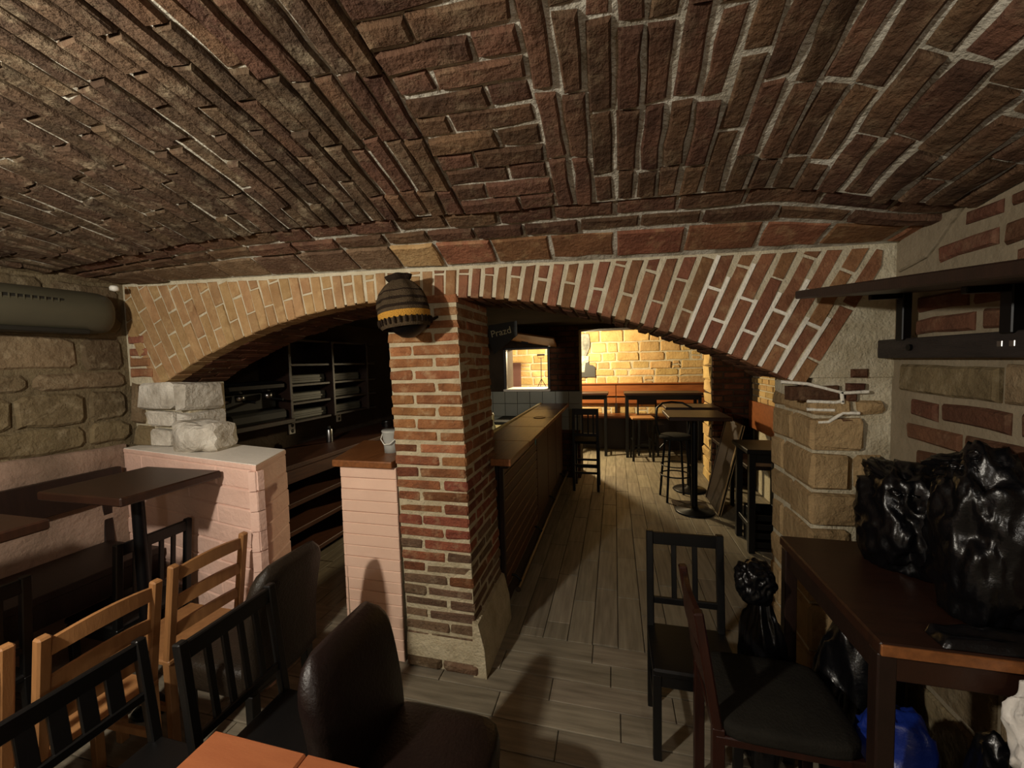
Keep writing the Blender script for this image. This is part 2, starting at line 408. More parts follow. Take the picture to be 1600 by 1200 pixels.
while y > YB:
    W = SX1-SX0; cut = R.uniform(.10, .15) if k % 2 else R.uniform(.23, .27)
    for (a, b) in ((SX0+.006, SX0+cut-.006), (SX0+cut+.006, SX1-.006)):
        vbrick(rect(a, b, y-P+.010, y-.003), .026+R.uniform(-.005, .007), y > .72, bumpy=.005, jit=.005)
    y -= P; k += 1
# cornice strips next to the arch wall
for (ya, yb, Lr, n1, st) in ((1.965, 1.815, .27, .004, .0), (1.80, 1.735, .25, .008, .1), (1.722, 1.645, .22, .006, .05)):
    x = XL-.1+st
    while x < XR:
        L = Lr*R.uniform(.85, 1.15); g1 = .008
        piece('brick', rect(x+g1, min(x+L-g1, XR+.03), yb+.006, ya-.006), ceil_map, -.02, n1+R.uniform(-.003, .004), ('brick_arch' if x > -.9 else 'brick_arch_tan' if x > -1.3 else 'brick_pillar_dusty') if Lr > .26 else 'brick_vault', ceil, jit=.004, bumpy=.004)
        x += L
tag(stuffc.build('bricks', 'brick_vault', ceil), kind='stuff')

# ---- arch wall
def xarc(a): return AXC+AR*math.sin(a)
def zarc(a): return AZC+AR*math.cos(a)
aL = -math.asin((AXC+2.92)/AR); aR = math.asin((.735-AXC)/AR)
body = MB(); N = 40
ya, yb = D+.012, D+DT
rr = AR+.012
fr = []
for i in range(N+1):
    a = aL+(aR-aL)*i/N; X = AXC+rr*math.sin(a); fr.append((X, AZC+rr*math.cos(a), zt(X)+.12))
fr = [(XL-.15, 1.60, zt(XL)+.12), (fr[0][0]-.001, 1.60, zt(fr[0][0])+.12)]+fr+[(fr[-1][0]+.001, 1.60, zt(.8)+.12), (XR+.15, 1.60, zt(XR)+.12)]
for i in range(len(fr)-1):
    (xa, za, ta), (xb, zb, tb) = fr[i], fr[i+1]
    body.add([(xa, ya, za), (xb, ya, zb), (xb, ya, tb), (xa, ya, ta), (xa, yb, za), (xb, yb, zb), (xb, yb, tb), (xa, yb, ta)],
             [(0, 1, 2, 3), (5, 4, 7, 6), (0, 4, 5, 1), (3, 2, 6, 7)])
body.box(.83, XR+.15, ya+.01, yb, -.02, 1.61)
body.box(XL-.15, -2.68, ya+.02, D+.28, -.02, 1.61)
aw = struct('wall_arch', 'brick wall with a wide segmental arch over both openings', body.V, body.F, 'mortar_light')
def awm(u, v, n): return Vector((u, D+.012-n, v))
nC = 57; da = (aR-aL)/nC
pieces_white = []
for c in range(-3, nC+1):
    a0 = aL+c*da; a1 = a0+da; gp = .0065/AR
    if c > nC-24: gp = .011/AR
    elif c < 22: gp = .004/AR
    r = AR+.002; first = (c % 2 == 0)
    Ls = [.25, .25, .25] if first else [.125, .25, .25, .25]
    amid = (a0+a1)/2
    for L in Ls:
        r1 = r+L-.010
        pl = [(AXC+q*math.sin(b), AZC+q*math.cos(b)) for q, b in ((r, a0+gp), (r, a1-gp), (r1, a1-gp), (r1, a0+gp))]
        # cut at wall top, side walls
        pl = clip(pl, .0311, 1, 2.138+1.10*.0311-.012)
        pl = clip(pl, 1, 0, 1.06); pl = clip(pl, -1, 0, 3.135)
        if len(pl) >= 3 and max(p[1] for p in pl) > 1.5:
            if c < 0 and r < AR+.15: r += L; continue
            piece('brick', pl, awm, -.10, .006+R.uniform(-.003, .003), 'brick_arch_tan' if c < 27+R.uniform(-4, 4) else 'brick_arch', aw, bev=.005, jit=.003, seg=.1, bumpy=.002)
        r += L
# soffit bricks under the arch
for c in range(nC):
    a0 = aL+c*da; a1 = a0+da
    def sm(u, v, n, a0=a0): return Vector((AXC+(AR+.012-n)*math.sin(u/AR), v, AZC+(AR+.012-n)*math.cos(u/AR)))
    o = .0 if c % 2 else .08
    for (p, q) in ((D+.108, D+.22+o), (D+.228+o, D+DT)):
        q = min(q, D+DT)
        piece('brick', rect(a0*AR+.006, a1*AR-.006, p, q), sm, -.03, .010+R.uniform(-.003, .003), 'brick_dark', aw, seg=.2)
# bright white pointing between the lowest bricks of the right springing
wp = MB()
for c in range(nC-7, nC+1):
    a = aL+c*da; q1 = AR+.005; q2 = AR+R.uniform(.22, .42) if c < nC else AR+.3
    hw = .0075/AR
    pl = [(AXC+q*math.sin(b), AZC+q*math.cos(b)) for q, b in ((q1, a-hw), (q1, a+hw), (q2, a+hw), (q2, a-hw))]
    wp.prism(pl, awm, -.01, .0075)
    rj = AR+(.25 if c % 2 == 0 else .125)-.002
    if c < nC:
        pl = [(AXC+q*math.sin(b), AZC+q*math.cos(b)) for q, b in ((rj-.007, a), (rj-.007, a+da), (rj+.006, a+da), (rj+.006, a))]
        wp.prism(pl, awm, -.01, .0065)
tag(wp.build('white_pointing', 'white_pointing', aw, fix=True), 'fresh white mortar pointing')
wp2 = MB()
for pts in ([(.70, 1.585), (.80, 1.575), (.93, 1.535), (1.02, 1.54)], [(.80, 1.50), (.90, 1.495), (.93, 1.50)], [(.80, 1.465), (.90, 1.462)], [(.84, 1.41), (.88, 1.412), (.93, 1.45), (.99, 1.45)], [(.925, 1.54), (.93, 1.49)]):
    wp2.tube([(p[0], D-.0, p[1]) for p in pts], .0075, 6)
tag(wp2.build('white_pointing', 'white_pointing', aw), 'fresh white mortar pointing')
# bricks at the right springing block and left springing
for (u0, u1, v0, v1) in ((.735, .92, 1.505, 1.565), (.84, .91, 1.47, 1.49), (.96, 1.02, 1.60, 1.635), (.95, 1.01, 1.545, 1.575), (.945, .985, 1.50, 1.53), (.925, .985, 1.36, 1.425)):
    piece('brick', rect(u0, u1, v0, v1), awm, -.05, .014, 'brick_wall', aw)
for (u0, u1, v0, v1) in ((-3.13, -2.98, 1.80, 1.85), (-3.13, -2.96, 1.73, 1.785), (-3.13, -2.94, 1.66, 1.715), (-3.13, -3.0, 1.88, 1.93)):
    piece('brick', rect(u0, u1, v0, v1), awm, -.05, .012, 'brick_arch', aw)
# sandstone quoins of the right pier
def boxstone(x0, x1, y0, y1, z0, z1, m, parent, name='stone_block', j=.006, b=.014):
    s = MB().bbox(x0, x1, y0, y1, z0, z1, b)
    s.V = [v+Vector((R.uniform(-j, j), R.uniform(-j, j), R.uniform(-j, j))) for v in s.V]
    return s.build(name, m, parent)
zq = -.0; k = 0
for h in (.22, .17, .21, .16, .19, .16, .17, .155, .08):
    wdt = .20 if k % 2 else .15
    boxstone(.815, .815+wdt, D-.004, D+.30-(.1 if k % 2 else 0), zq+.008, zq+h-.008, 'stone_quoin', aw)
    boxstone(.818, .99, D+(.21 if k % 2 else .31), D+DT+.004, zq+.008, zq+h-.008, 'stone_quoin', aw)
    if k % 3 != 1: boxstone(.815+wdt+.02, 1.085, D+.0, D+.1, zq+.012, zq+h-.012, 'stone_quoin', aw)
    zq += h; k += 1
# pale painted rubble of the left jamb
for (x0, x1, z0, z1, yf, dp) in ((-3.04, -2.74, 1.45, 1.62, 0, .3), (-2.73, -2.64, 1.43, 1.615, .0, .25), (-2.99, -2.74, 1.33, 1.44, .0, .3), (-2.73, -2.625, 1.31, 1.42, .0, .25),
                             (-2.96, -2.78, 1.19, 1.32, .0, .3), (-2.77, -2.62, 1.19, 1.30, .01, .25), (-3.15, -3.05, 1.34, 1.62, .03, .3), (-3.15, -2.97, 1.19, 1.33, .03, .3)):
    boxstone(x0+.004, x1-.004, D-.03+yf, D+dp, z0+.004, z1-.004, 'stone_pale' if x1 > -2.96 else 'stone_left', aw, j=.012, b=.018)
# the bulging boulder
bm = bmesh.new(); bmesh.ops.create_icosphere(bm, subdivisions=3, radius=1)
for v in bm.verts:
    n = v.co.copy(); k = 1+.10*math.sin(n.x*4.1+1)*math.cos(n.z*3.3)+.06*math.sin(n.y*7+n.x*5)+R.uniform(-.03, .03)
    sq = Vector((math.copysign(abs(n.x)**.7, n.x), math.copysign(abs(n.y)**.7, n.y), math.copysign(abs(n.z)**.75, n.z)))
    v.co = Vector((sq.x*.19*k, sq.y*.13*k, sq.z*.105*k))+Vector((-2.50, D-.03, 1.285))
me = bpy.data.meshes.new('boulder'); bm.to_mesh(me); bm.free()
link('stone_block', me, 'stone_pale', aw)

# ---- right wall of the main room
wr = struct('wall_right', 'brick and stone right wall with thick pale joints', *(lambda b: (b.V, b.F))(MB().box(XR+.012, XR+.3, YB-.1, D+.02, -.02, 2.7)), 'plaster_grey')
def wrm(u, v, n): return Vector((XR+.012-n, u, v))
def wbrick(u0, u1, v0, v1, m='brick_wall', n1=.014):
    if R.random() < .12: return
    piece('brick' if m == 'brick_wall' else 'stone_block', [(u0, v0+R.uniform(-.004, .004)), (u1, v0+R.uniform(-.004, .004)), (u1, v1+R.uniform(-.006, .004)), (u0, v1+R.uniform(-.006, .004))], wrm, -.05, n1, m, wr, bev=.009, jit=.004)
for (v0, v1, ue) in ((2.185, 2.235, 1.62), (2.105, 2.15, 1.70), (2.01, 2.07, 1.80), (1.925, 1.985, 1.93), (1.845, 1.90, 1.95), (1.765, 1.825, 1.95), (1.455, 1.52, 1.92), (1.365, 1.425, 1.90), (1.27, 1.335, 1.84), (1.18, 1.24, 1.86), (1.09, 1.15, 1.83), (.99, 1.06, 1.87)):
    u = ue-R.uniform(0, .10)
    while u > -.2:
        L = R.choice((.24, .25, .125, .22)); wbrick(u-L, u, v0, v1); u -= L+R.uniform(.022, .036)
u = 1.93
for L in (.42, .36, .3, .45, .4, .3): wbrick(u-L, u, 1.545, 1.655, 'stone_left', .02); u -= L+.03
for (v0, v1) in ((.72, .96), (.48, .70), (.22, .46), (.0, .2)):
    u = 1.9
    while u > -.2:
        L = R.uniform(.25, .45); wbrick(u-L, u, v0, v1-.01, 'stone_left', .015); u -= L+.025
# lath of plaster closing the corner of wall and vault
tag(piece('plaster_fillet', [(1.97, 2.02), (1.97, 2.13), (1.62, 2.28), (1.60, 2.22), (1.72, 2.12), (1.82, 2.04)], wrm, -.03, .016, 'plaster_grey', wr), 'smooth grey plaster patch')

# ---- left wall
wl = struct('wall_left', 'rough sandstone left wall above a pink plastered dado', *(lambda b: (b.V, b.F))(MB().box(XL-.3, XL-.012, YB-.1, D+.2, -.02, 2.6)), 'mortar_stone')
def wlm(u, v, n): return Vector((XL-.012+n, u, v))
v = 1.235
for h in (.15, .20, .12, .22, .14, .19, .12):
    u = D-.01
    while u > .1:
        L = R.uniform(.16, .46); q = lambda a_=.02: R.uniform(-a_, a_)
        pp = [(u-L+.012, v+.03+q()), (u-L+.04, v+.010+q(.006)), (u-L*.5, v+.010+q(.012)), (u-.035, v+.012+q(.006)), (u-.010, v+.04+q(.015)), (u-.010+q(.008), v+h-.04), (u-.04, v+h-.010+q(.008)), (u-L*.45, v+h-.012+q(.014)), (u-L+.04, v+h-.010+q(.006)), (u-L+.012, v+h-.035+q(.01))]
        piece('stone_block', pp, wlm, -.05, .013+R.uniform(-.004, .012), 'stone_left', wl, bev=.015, jit=.006, bumpy=.004, seg=.12)
        u -= L
    v += h
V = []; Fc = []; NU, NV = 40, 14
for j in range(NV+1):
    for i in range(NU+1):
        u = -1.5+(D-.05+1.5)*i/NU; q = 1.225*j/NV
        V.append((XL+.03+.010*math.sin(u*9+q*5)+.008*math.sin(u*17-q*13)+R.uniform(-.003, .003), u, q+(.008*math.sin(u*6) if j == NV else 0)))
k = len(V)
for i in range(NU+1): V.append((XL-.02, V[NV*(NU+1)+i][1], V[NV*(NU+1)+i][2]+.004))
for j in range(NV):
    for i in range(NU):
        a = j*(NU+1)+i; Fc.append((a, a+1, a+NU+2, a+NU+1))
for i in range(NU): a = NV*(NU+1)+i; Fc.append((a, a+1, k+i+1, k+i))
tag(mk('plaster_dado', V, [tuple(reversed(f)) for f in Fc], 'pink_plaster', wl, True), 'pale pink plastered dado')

# ---- wall behind the camera
struct('wall_back', 'plain plastered wall closing the main room', *(lambda b: (b.V, b.F))(MB().box(XL-.3, XR+.3, YB-.3, YB, -.02, 2.7)), 'plaster_grey')

# ---- bar room shell
cb = struct('ceiling_bar', 'dark plastered ceiling of the bar room', *(lambda b: (b.V, b.F))(MB().box(-3.6, 2.1, D+DT-.02, Y2+.05, 2.2, 2.4)), 'dark_plaster')
struct('wall_bar_left', 'dark wall behind the back bar', *(lambda b: (b.V, b.F))(MB().box(-3.5, -3.2, D+DT-.1, Y2+.2, -.02, 2.4)), 'dark_plaster')
wbr = struct('wall_bar_right', 'brick right wall of the bar room', *(lambda b: (b.V, b.F))(MB().box(XR2+.01, XR2+.3, D+DT-.1, Y2+.2, -.02, 2.4)), 'mortar_light')
struct('trim_1', 'wall return closing the bar room beside the arch pier', *(lambda b: (b.V, b.F))(MB().box(XR+.1, XR2+.2, D+DT-.12, D+DT, -.02, 2.4)), 'dark_plaster')
def wbm(u, v, n): return Vector((XR2+.01-n, u, v))
v = .03
while v < 2.15:
    u = D+DT+R.uniform(-.1, .0)
    while u < Y2:
        L = R.uniform(.2, .26)
        if v > .9 and u > 3.0: piece('brick', rect(u+.008, min(u+L, Y2)-.008, v+.006, v+.068), wbm, -.03, .012+R.uniform(-.004, .004), 'stone_far', wbr, seg=.12)
        u += L
    v += .078

# ---- middle wall with serving hatch and doorway
mw = MB()
mw.box(-3.3, -1.57, Y2, Y2+T2, -.02, 2.4); mw.box(-1.57, -.925, Y2, Y2+T2, -.02, 1.285); mw.box(-1.57, -.925, Y2, Y2+T2, 1.885, 2.4)
mw.box(-.925, -.485, Y2, Y2+T2, -.02, 2.4); mw.box(-.485, 1.245, Y2, Y2+T2, 2.13, 2.4); mw.box(1.245, XR2+.2, Y2, Y2+T2, -.02, 2.4)
wm = struct('wall_middle', 'dark wall with a serving hatch and a wide doorway', mw.V, mw.F, 'dark_plaster')
def wmm(u, v, n): return Vector((u, Y2-n, v))
v = .02; k = 0
while v < 2.15:
    for (xa, xb) in ((-.925, -.487), (1.247, 1.70)):
        u = xa-(0 if k % 2 else .12)
        while u < xb:
            piece('brick', rect(max(u, xa)+.006, min(u+.25, xb)-.006, v+.006, v+.066), wmm, -.02, .012+R.uniform(-.003, .003), 'brick_dark', wm, seg=.2); u += .255
    v += .078; k += 1
# pale stones of the doorway jamb
v = .0
while v < 2.1:
    h = R.uniform(.12, .2)
    boxstone(1.222+R.uniform(-.012, .01), 1.30, Y2+.02, Y2+T2-.01, v+.008, min(v+h, 2.12)-.008, 'stone_far', wm, j=.012)
    v += h
# hatch frame and sill
fmb = MB().bbox(-1.60, -1.555, Y2-.02, Y2+.06, 1.27, 1.90).bbox(-.94, -.90, Y2-.02, Y2+.06, 1.27, 1.90).bbox(-1.60, -.90, Y2-.02, Y2+.06, 1.875, 1.905)
fmb.build('window_frame', 'wood_dark', wm)
MB().bbox(-1.60, -.90, Y2-.05, Y2+T2, 1.26, 1.295).build('window_sill', 'white_paint', wm)
# splash tiles
v = .70
for h in (.19, .19, .18):
    u = -2.35
    while u < -.55:
        if not (u > -.93 and v > 1.2): piece('wall_tile', rect(u+.0025, u+.19-.0025, v+.0025, v+h-.0025), wmm, -.01, .010 if u+.19 < -.93 else .022, 'grey_tile', wm, bev=.003, jit=0, bumpy=0, seg=.5)
        u += .19
    v += h

# ---- far room
wf = struct('wall_far', 'lit rubble stone wall of the far room', *(lambda b: (b.V, b.F))(MB().box(-3.6, 3.2, Y3+.015, Y3+.3, -.02, 3.0)), 'mortar_light')
def wfm(u, v, n): return Vector((u, Y3+.015-n, v))
v = .62; stf = MB()
while v < 2.6:
    h = R.uniform(.13, .24); u = -3.0+R.uniform(-.2, 0)
    while u < 2.2:
        L = R.uniform(.16, .52)
        q = lambda a=.022: R.uniform(-a, a)
        hh = h
        if L < .24 and R.random() < .5:
            polys = [rect(u, u+L, v, v+h*.5), rect(u, u+L, v+h*.5, v+h)]
        else: polys = [rect(u, u+L, v, v+h)]
        for pl in polys:
            (a0, b0), (a1, _), (_, b1), _ = pl
            pp = [(a0+.014, b0+.012+q()), (a0+.03, b0+.010), (a1-.03, b0+.010), (a1-.014, b0+.012+q(.01)), (a1-.014+q(.012), b1-.03), (a1-.035, b1-.012), (a0+.03, b1-.012+q(.012)), (a0+.014, b1-.03)]
            cx = (a0+a1)/2
            if (-2.5 < cx < -1.1 or -.85 < cx < 1.8) and .6 < v < 2.35: piece('stone_block', pp, wfm, -.03, .016+R.uniform(-.006, .012), 'stone_far', wf, bev=.015, jit=.006, bumpy=.006, seg=.14)
            else:
                d = piece_data(pp, wfm, -.03, .02, bev=.015, jit=.006, bumpy=.006, seg=.3)
                if d: stf.add(*d)
        u += L
    v += h
tag(stf.build('stones', 'stone_far', wf), kind='stuff')
struct('wall_far_left', 'left wall of the far room', *(lambda b: (b.V, b.F))(MB().box(-3.6, -3.3, Y2+T2, Y3+.2, -.02, 3.0)), 'plaster_grey')
struct('wall_far_right', 'right wall of the far room', *(lambda b: (b.V, b.F))(MB().box(2.6, 2.9, Y2+.1, Y3+.2, -.02, 3.0)), 'plaster_grey')
struct('ceiling_far', 'ceiling of the far room', *(lambda b: (b.V, b.F))(MB().box(-3.6, 2.9, Y2+T2-.02, Y3+.3, 2.75, 2.95)), 'plaster_grey')

# ---- brick pillar under the crown of the arch (leans slightly)
pil = thing('brick_pillar', 'square red brick pillar carrying the crown of the arch', 'pillar', (-1.15, D, 0))
PW, PD, PH = .415, .52, 2.035
def lean(v): return Vector((v[0]-.055*v[2]/2.0, v[1], v[2]))
def pbuild(s, name, m):
    s.V = [lean(v) for v in s.V]; return s.build(name, m, pil)
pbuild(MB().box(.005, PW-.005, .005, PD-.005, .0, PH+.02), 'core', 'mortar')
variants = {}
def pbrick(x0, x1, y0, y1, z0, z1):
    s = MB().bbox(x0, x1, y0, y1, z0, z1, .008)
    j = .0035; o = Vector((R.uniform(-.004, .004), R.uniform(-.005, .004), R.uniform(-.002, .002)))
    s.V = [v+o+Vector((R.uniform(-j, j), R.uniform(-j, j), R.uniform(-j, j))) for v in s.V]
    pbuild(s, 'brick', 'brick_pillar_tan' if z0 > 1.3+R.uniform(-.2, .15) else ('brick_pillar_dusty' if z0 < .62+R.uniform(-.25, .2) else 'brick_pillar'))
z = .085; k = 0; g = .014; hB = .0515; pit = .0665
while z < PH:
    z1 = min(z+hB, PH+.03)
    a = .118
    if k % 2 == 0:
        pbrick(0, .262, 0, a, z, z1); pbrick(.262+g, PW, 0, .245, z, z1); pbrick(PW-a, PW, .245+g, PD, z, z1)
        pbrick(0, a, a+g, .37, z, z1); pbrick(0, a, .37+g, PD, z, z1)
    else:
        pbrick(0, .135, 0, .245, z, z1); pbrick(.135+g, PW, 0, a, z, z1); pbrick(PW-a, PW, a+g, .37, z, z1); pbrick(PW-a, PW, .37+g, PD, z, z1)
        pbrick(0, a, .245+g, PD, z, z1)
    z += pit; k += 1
# base course and cement skirt
for (x0, x1) in ((-.005, .205), (.215, .43)):
    boxstone(x0, x1, -.022, .12, .0, .068, 'brick_pillar_dusty', pil, 'brick', j=.006, b=.018)
sk = MB()
poly = [(PW-.02, 0), (PW+.055, 0), (PW+.045, .16), (PW+.012, .30), (PW-.02, .31)]
sk.prism(poly, lambda u, v, n: Vector((u, n, v)), -.012, PD+.0)
poly = [(.02, .066), (-.010, .066), (-.010, .14), (-.002, .19), (.02, .20)]
sk.prism(poly, lambda u, v, n: Vector((n, u, v)), .0, PW+.04)
tag(sk.build('cement_skirt', 'mortar', pil, fix=True), 'smeared grey cement skirt')
# ================================================================ BUILT-IN PIECES
from mathutils import noise as mn
def rotz(a): return Matrix.Rotation(a, 4, 'Z')
def beam(p, q, wd, dp, b=.003, upv=(0, 0, 1)):
    """square bar from p to q as an MB"""
    p = Vector(p); q = Vector(q); L = (q-p).length; z = (q-p).normalized(); a = Vector(upv)
    if abs(z.dot(a)) > .95: a = Vector((0, 1, 0))
    x = a.cross(z).normalized(); y = z.cross(x)
    m = Matrix((x, y, z)).transposed().to_4x4(); m.translation = p
    return MB().bbox(-wd/2, wd/2, -dp/2, dp/2, 0, L, b).xf(m)

# ---- pink painted half wall on the left
hw = thing('half_wall', 'pale pink painted brick half wall under the white rubble jamb', 'half wall', (0, 0, 0))
A0, A1, A2 = Vector((-3.12, 1.90, 0)), Vector((-1.79, 1.655, 0)), Vector((-1.95, 2.02, 0)); HZ = 1.2
A3 = Vector((-3.12, 2.25, 0))
ctr = (A0+A1+A2+A3)/4
poly = [(p.x+(ctr.x-p.x)*.012, p.y+(ctr.y-p.y)*.03) for p in (A0, A1, A2, A3)]
MB().prism(poly, lambda u, v, n: Vector((u, v, n)), 0, HZ-.012).build('core', 'pink_paint', hw, fix=True)
def seg_map(a, b):
    t = (b-a).normalized(); nn = Vector((t.y, -t.x, 0))
    return lambda u, v, n: a+t*u+nn*n+Vector((0, 0, v))
fm = seg_map(A0, A1); em = seg_map(A1, A2); LF = (A1-A0).length; LE = (A2-A1).length
nr = 11; hr = (HZ-.03)/nr
for r in range(nr):
    z0 = r*hr; u = LF
    first = .62 if r % 2 else .35
    while u > .02:
        L = min(first, u); first = .78
        piece('brick', rect(u-L+.001, u-.001, z0+.002, z0+hr-.0025), fm, -.04, .002+R.uniform(-.003, .003), 'pink_paint', hw, bev=.006, jit=.001, bumpy=.002, seg=.12); u -= L
    piece('brick', rect(.001, LE-.001, z0+.002, z0+hr-.0025), em, -.04, .002+R.uniform(-.003, .003), 'pink_paint', hw, bev=.006, jit=.001, bumpy=.002, seg=.12)
MB().prism([(p.x, p.y) for p in (A0, A1, A2, A3)], lambda u, v, n: Vector((u, v, n)), HZ-.03, HZ-.003).build('coping', 'pink_paint', hw, bevel=.006, fix=True)
tag(MB().prism(poly, lambda u, v, n: Vector((u, v, n)), HZ-.005, HZ).build('cap', 'white_paint', hw, fix=True), 'white painted top')

# ---- tiled pedestal next to the pillar
pd = thing('tiled_pedestal', 'narrow pedestal clad in pale pink strip tiles with a wooden top beside the brick pillar', 'pedestal', (-1.38, 2.2, 0))
pd_o = Vector((-1.38, 2.2, 0))
def pl_(v): return Vector(v)-pd_o
MB().prism([(p[0]+1.38, p[1]-2.2) for p in ((-1.535, 1.995), (-1.185, 1.995), (-1.185, 2.50), (-1.70, 2.50))], lambda u, v, n: Vector((u, v, n)), 0, 1.125).build('core', 'mortar', pd, fix=True)
z0 = 0.0; n_t = 17; ht = 1.125/n_t
sL = seg_map(Vector((-1.70, 2.50, 0)), Vector((-1.535, 1.985, 0))); LS = (Vector((-1.70, 2.50, 0))-Vector((-1.535, 1.985, 0))).length
for r in range(n_t):
    sh = .022*(1-r/n_t)    # the stack leans a little with the pillar
    piece('wall_tile', rect(-1.54+sh, -1.185+sh*.3, r*ht+.001, r*ht+ht-.0015), lambda u, v, n: pl_((u, 1.995-n, v)), -.004, .012+R.uniform(-.001, .001), 'pink_tile', pd, bev=.003, jit=.0006, bumpy=.0008, seg=.2)
    piece('wall_tile', rect(.0, LS-.004, r*ht+.001, r*ht+ht-.0015), lambda u, v, n: pl_(sL(u, v, n)), -.004, .010, 'pink_tile', pd, bev=.003, jit=.0006, bumpy=.0008, seg=.3)
tag(MB().prism([(p[0]+1.38, p[1]-2.2) for p in ((-1.575, 1.955), (-1.195, 1.955), (-1.185, 2.52), (-1.75, 2.52))], lambda u, v, n: Vector((u, v, n)), 1.125, 1.165).build('wooden_top', 'wood_bar', pd, bevel=.006, fix=True), 'brown wooden top')

# ---- bar counter
br = thing('bar_counter', 'long brown wooden bar counter behind the brick pillar', 'bar', (-.8, 4.0, 0))
bo = Vector((-.8, 4.0, 0))
def B(s): s.V = [v-bo for v in s.V]; return s
B(MB().box(-.98, -.74, 2.52, 5.62, .02, 1.04)).build('body', 'wood_dark', br)
nS = 10; zs = .16; hs = (1.03-.16)/nS
for k in range(nS):
    B(MB().bbox(-.745, -.722, 2.53, 3.72, zs+k*hs+.004, zs+(k+1)*hs-.004, .005)).build('slat', 'wood_bar_front', br)
for (p, q) in ((3.74, 4.35), (4.37, 4.98), (5.0, 5.61)):
    B(MB().bbox(-.745, -.722, p, q, .16, 1.03, .004)).build('front_panel', 'wood_bar_front', br)
B(MB().bbox(-.75, -.716, 2.508, 2.55, .02, 1.04)).build('corner_post', 'wood_dark', br)
B(MB().bbox(-.745, -.728, 2.55, 5.6, .02, .15)).build('kick_board', 'wood_dark', br)
# the first plank is notched round the back of the pillar
B(MB().prism([(-.757, 2.37), (-.625, 2.37), (-.625, 2.948), (-1.0, 2.948), (-1.0, 2.508), (-.757, 2.508)], lambda u, v, n: Vector((u, v, n)), 1.055, 1.10)).build('top_plank', 'wood_bar', br, bevel=.005, fix=True)
y = 2.95
for L in (.66, .62, .70, .72):
    B(MB().bbox(-1.0, -.625, y+.002, y+L-.002, 1.055, 1.10, .006)).build('top_plank', 'wood_bar', br); y += L
B(MB().bbox(-.72, -.655, 2.42, 5.6, 1.025, 1.055, .008)).build('moulding', 'wood_dark', br)
B(MB().bbox(-1.03, -1.0, 2.508, 5.6, 1.06, 1.115, .006)).build('rear_edge', 'cream', br)
rail = MB().tube([(-.66, 2.62, .13), (-.66, 5.6, .13)], .02, 12)
B(rail).build('foot_rail', 'brass_rail', br)
for yy in (2.7, 3.55, 4.4, 5.3):
    B(MB().tube([(-.735, yy, .19), (-.69, yy, .185), (-.66, yy, .155), (-.66, yy, .12)], .009, 8).bbox(-.745, -.73, yy-.03, yy+.03, .15, .23, .003)).build('rail_bracket', 'black_metal', br)
tag(B(MB().lathe([(0, 0), (.028, 0), (.028, .0015), (0, .0015)], 20).xf(Matrix.Translation((-.622, 3.16, 1.052)) @ Matrix.Rotation(PI/2, 4, 'Y') @ Matrix.Scale(1.0, 4))).build('sticker', 'teal_sticker', br), 'small teal sticker')

# inner work counter
ic = thing('work_counter', 'pale lower work counter behind the bar', 'counter', (-1.33, 4.3, 0))
io = Vector((-1.33, 4.3, 0))
def I_(s): s.V = [v-io for v in s.V]; return s
I_(MB().bbox(-1.62, -1.05, 2.9, 5.70, .86, .90, .006)).build('worktop', 'cream', ic)
for (p, q) in ((2.92, 3.8), (3.81, 4.7), (4.71, 5.68)): I_(MB().bbox(-1.58, -1.07, p, q, .02, .86, .005)).build('cabinet', 'wood_dark', ic)
tag(MB().bbox(-1.56, -1.27, 4.95, 5.55, .901, .93, .006).build('tray', 'chalk_board'), 'flat black tray lying on the pale work counter', 'tray')
bt = thing('bottle', 'cream plastic bottle standing on the pale work counter', 'bottle', (-1.27, 4.02, .90))
MB().lathe([(0, 0), (.055, 0), (.06, .02), (.058, .12), (.045, .15), (.03, .18), (.03, .19)], 18).build('body', 'cream', bt)
MB().lathe([(.034, .185), (.042, .19), (.044, .24), (.034, .27), (.0, .275)], 14).bbox(-.07, -.03, -.014, .014, .24, .262, .004).build('cap', 'cream', bt)
tag(MB().lathe([(0, 0), (.06, 0), (.063, .002), (.063, .006), (.055, .007), (.05, .004), (0, .004)], 28).xf(Matrix.Translation((-.78, 4.2, 1.1005))).build('coaster', 'wood_bar'), 'round coaster lying on the bar counter', 'coaster')

# ---- hatch shutter
sh = thing('hatch_shutter', 'wooden hatch shutter propped open above the serving hatch', 'shutter', (-1.2, Y2-.02, 1.93))
s = MB()
m = Matrix.Translation((0, 0, 0)) @ Matrix.Rotation(math.radians(-14), 4, 'Y') @ Matrix.Rotation(math.radians(22), 4, 'X')
s.bbox(-.36, .40, -.42, -.0, .0, .024, .004).xf(Matrix.Rotation(math.radians(10), 4, 'Y') @ Matrix.Rotation(math.radians(-14), 4, 'X') @ Matrix.Translation((0, 0, .03)))
s.build('panel', 'wood_pine', sh)
MB().tube([(.30, -.03, .0), (.30, -.03, -.03)], .016, 10).build('knob', 'white_plastic', sh)
MB().bbox(-.08, .02, -.2, -.19, .02, .045, .002).xf(Matrix.Rotation(math.radians(10), 4, 'Y')).build('handle', 'black_metal', sh)

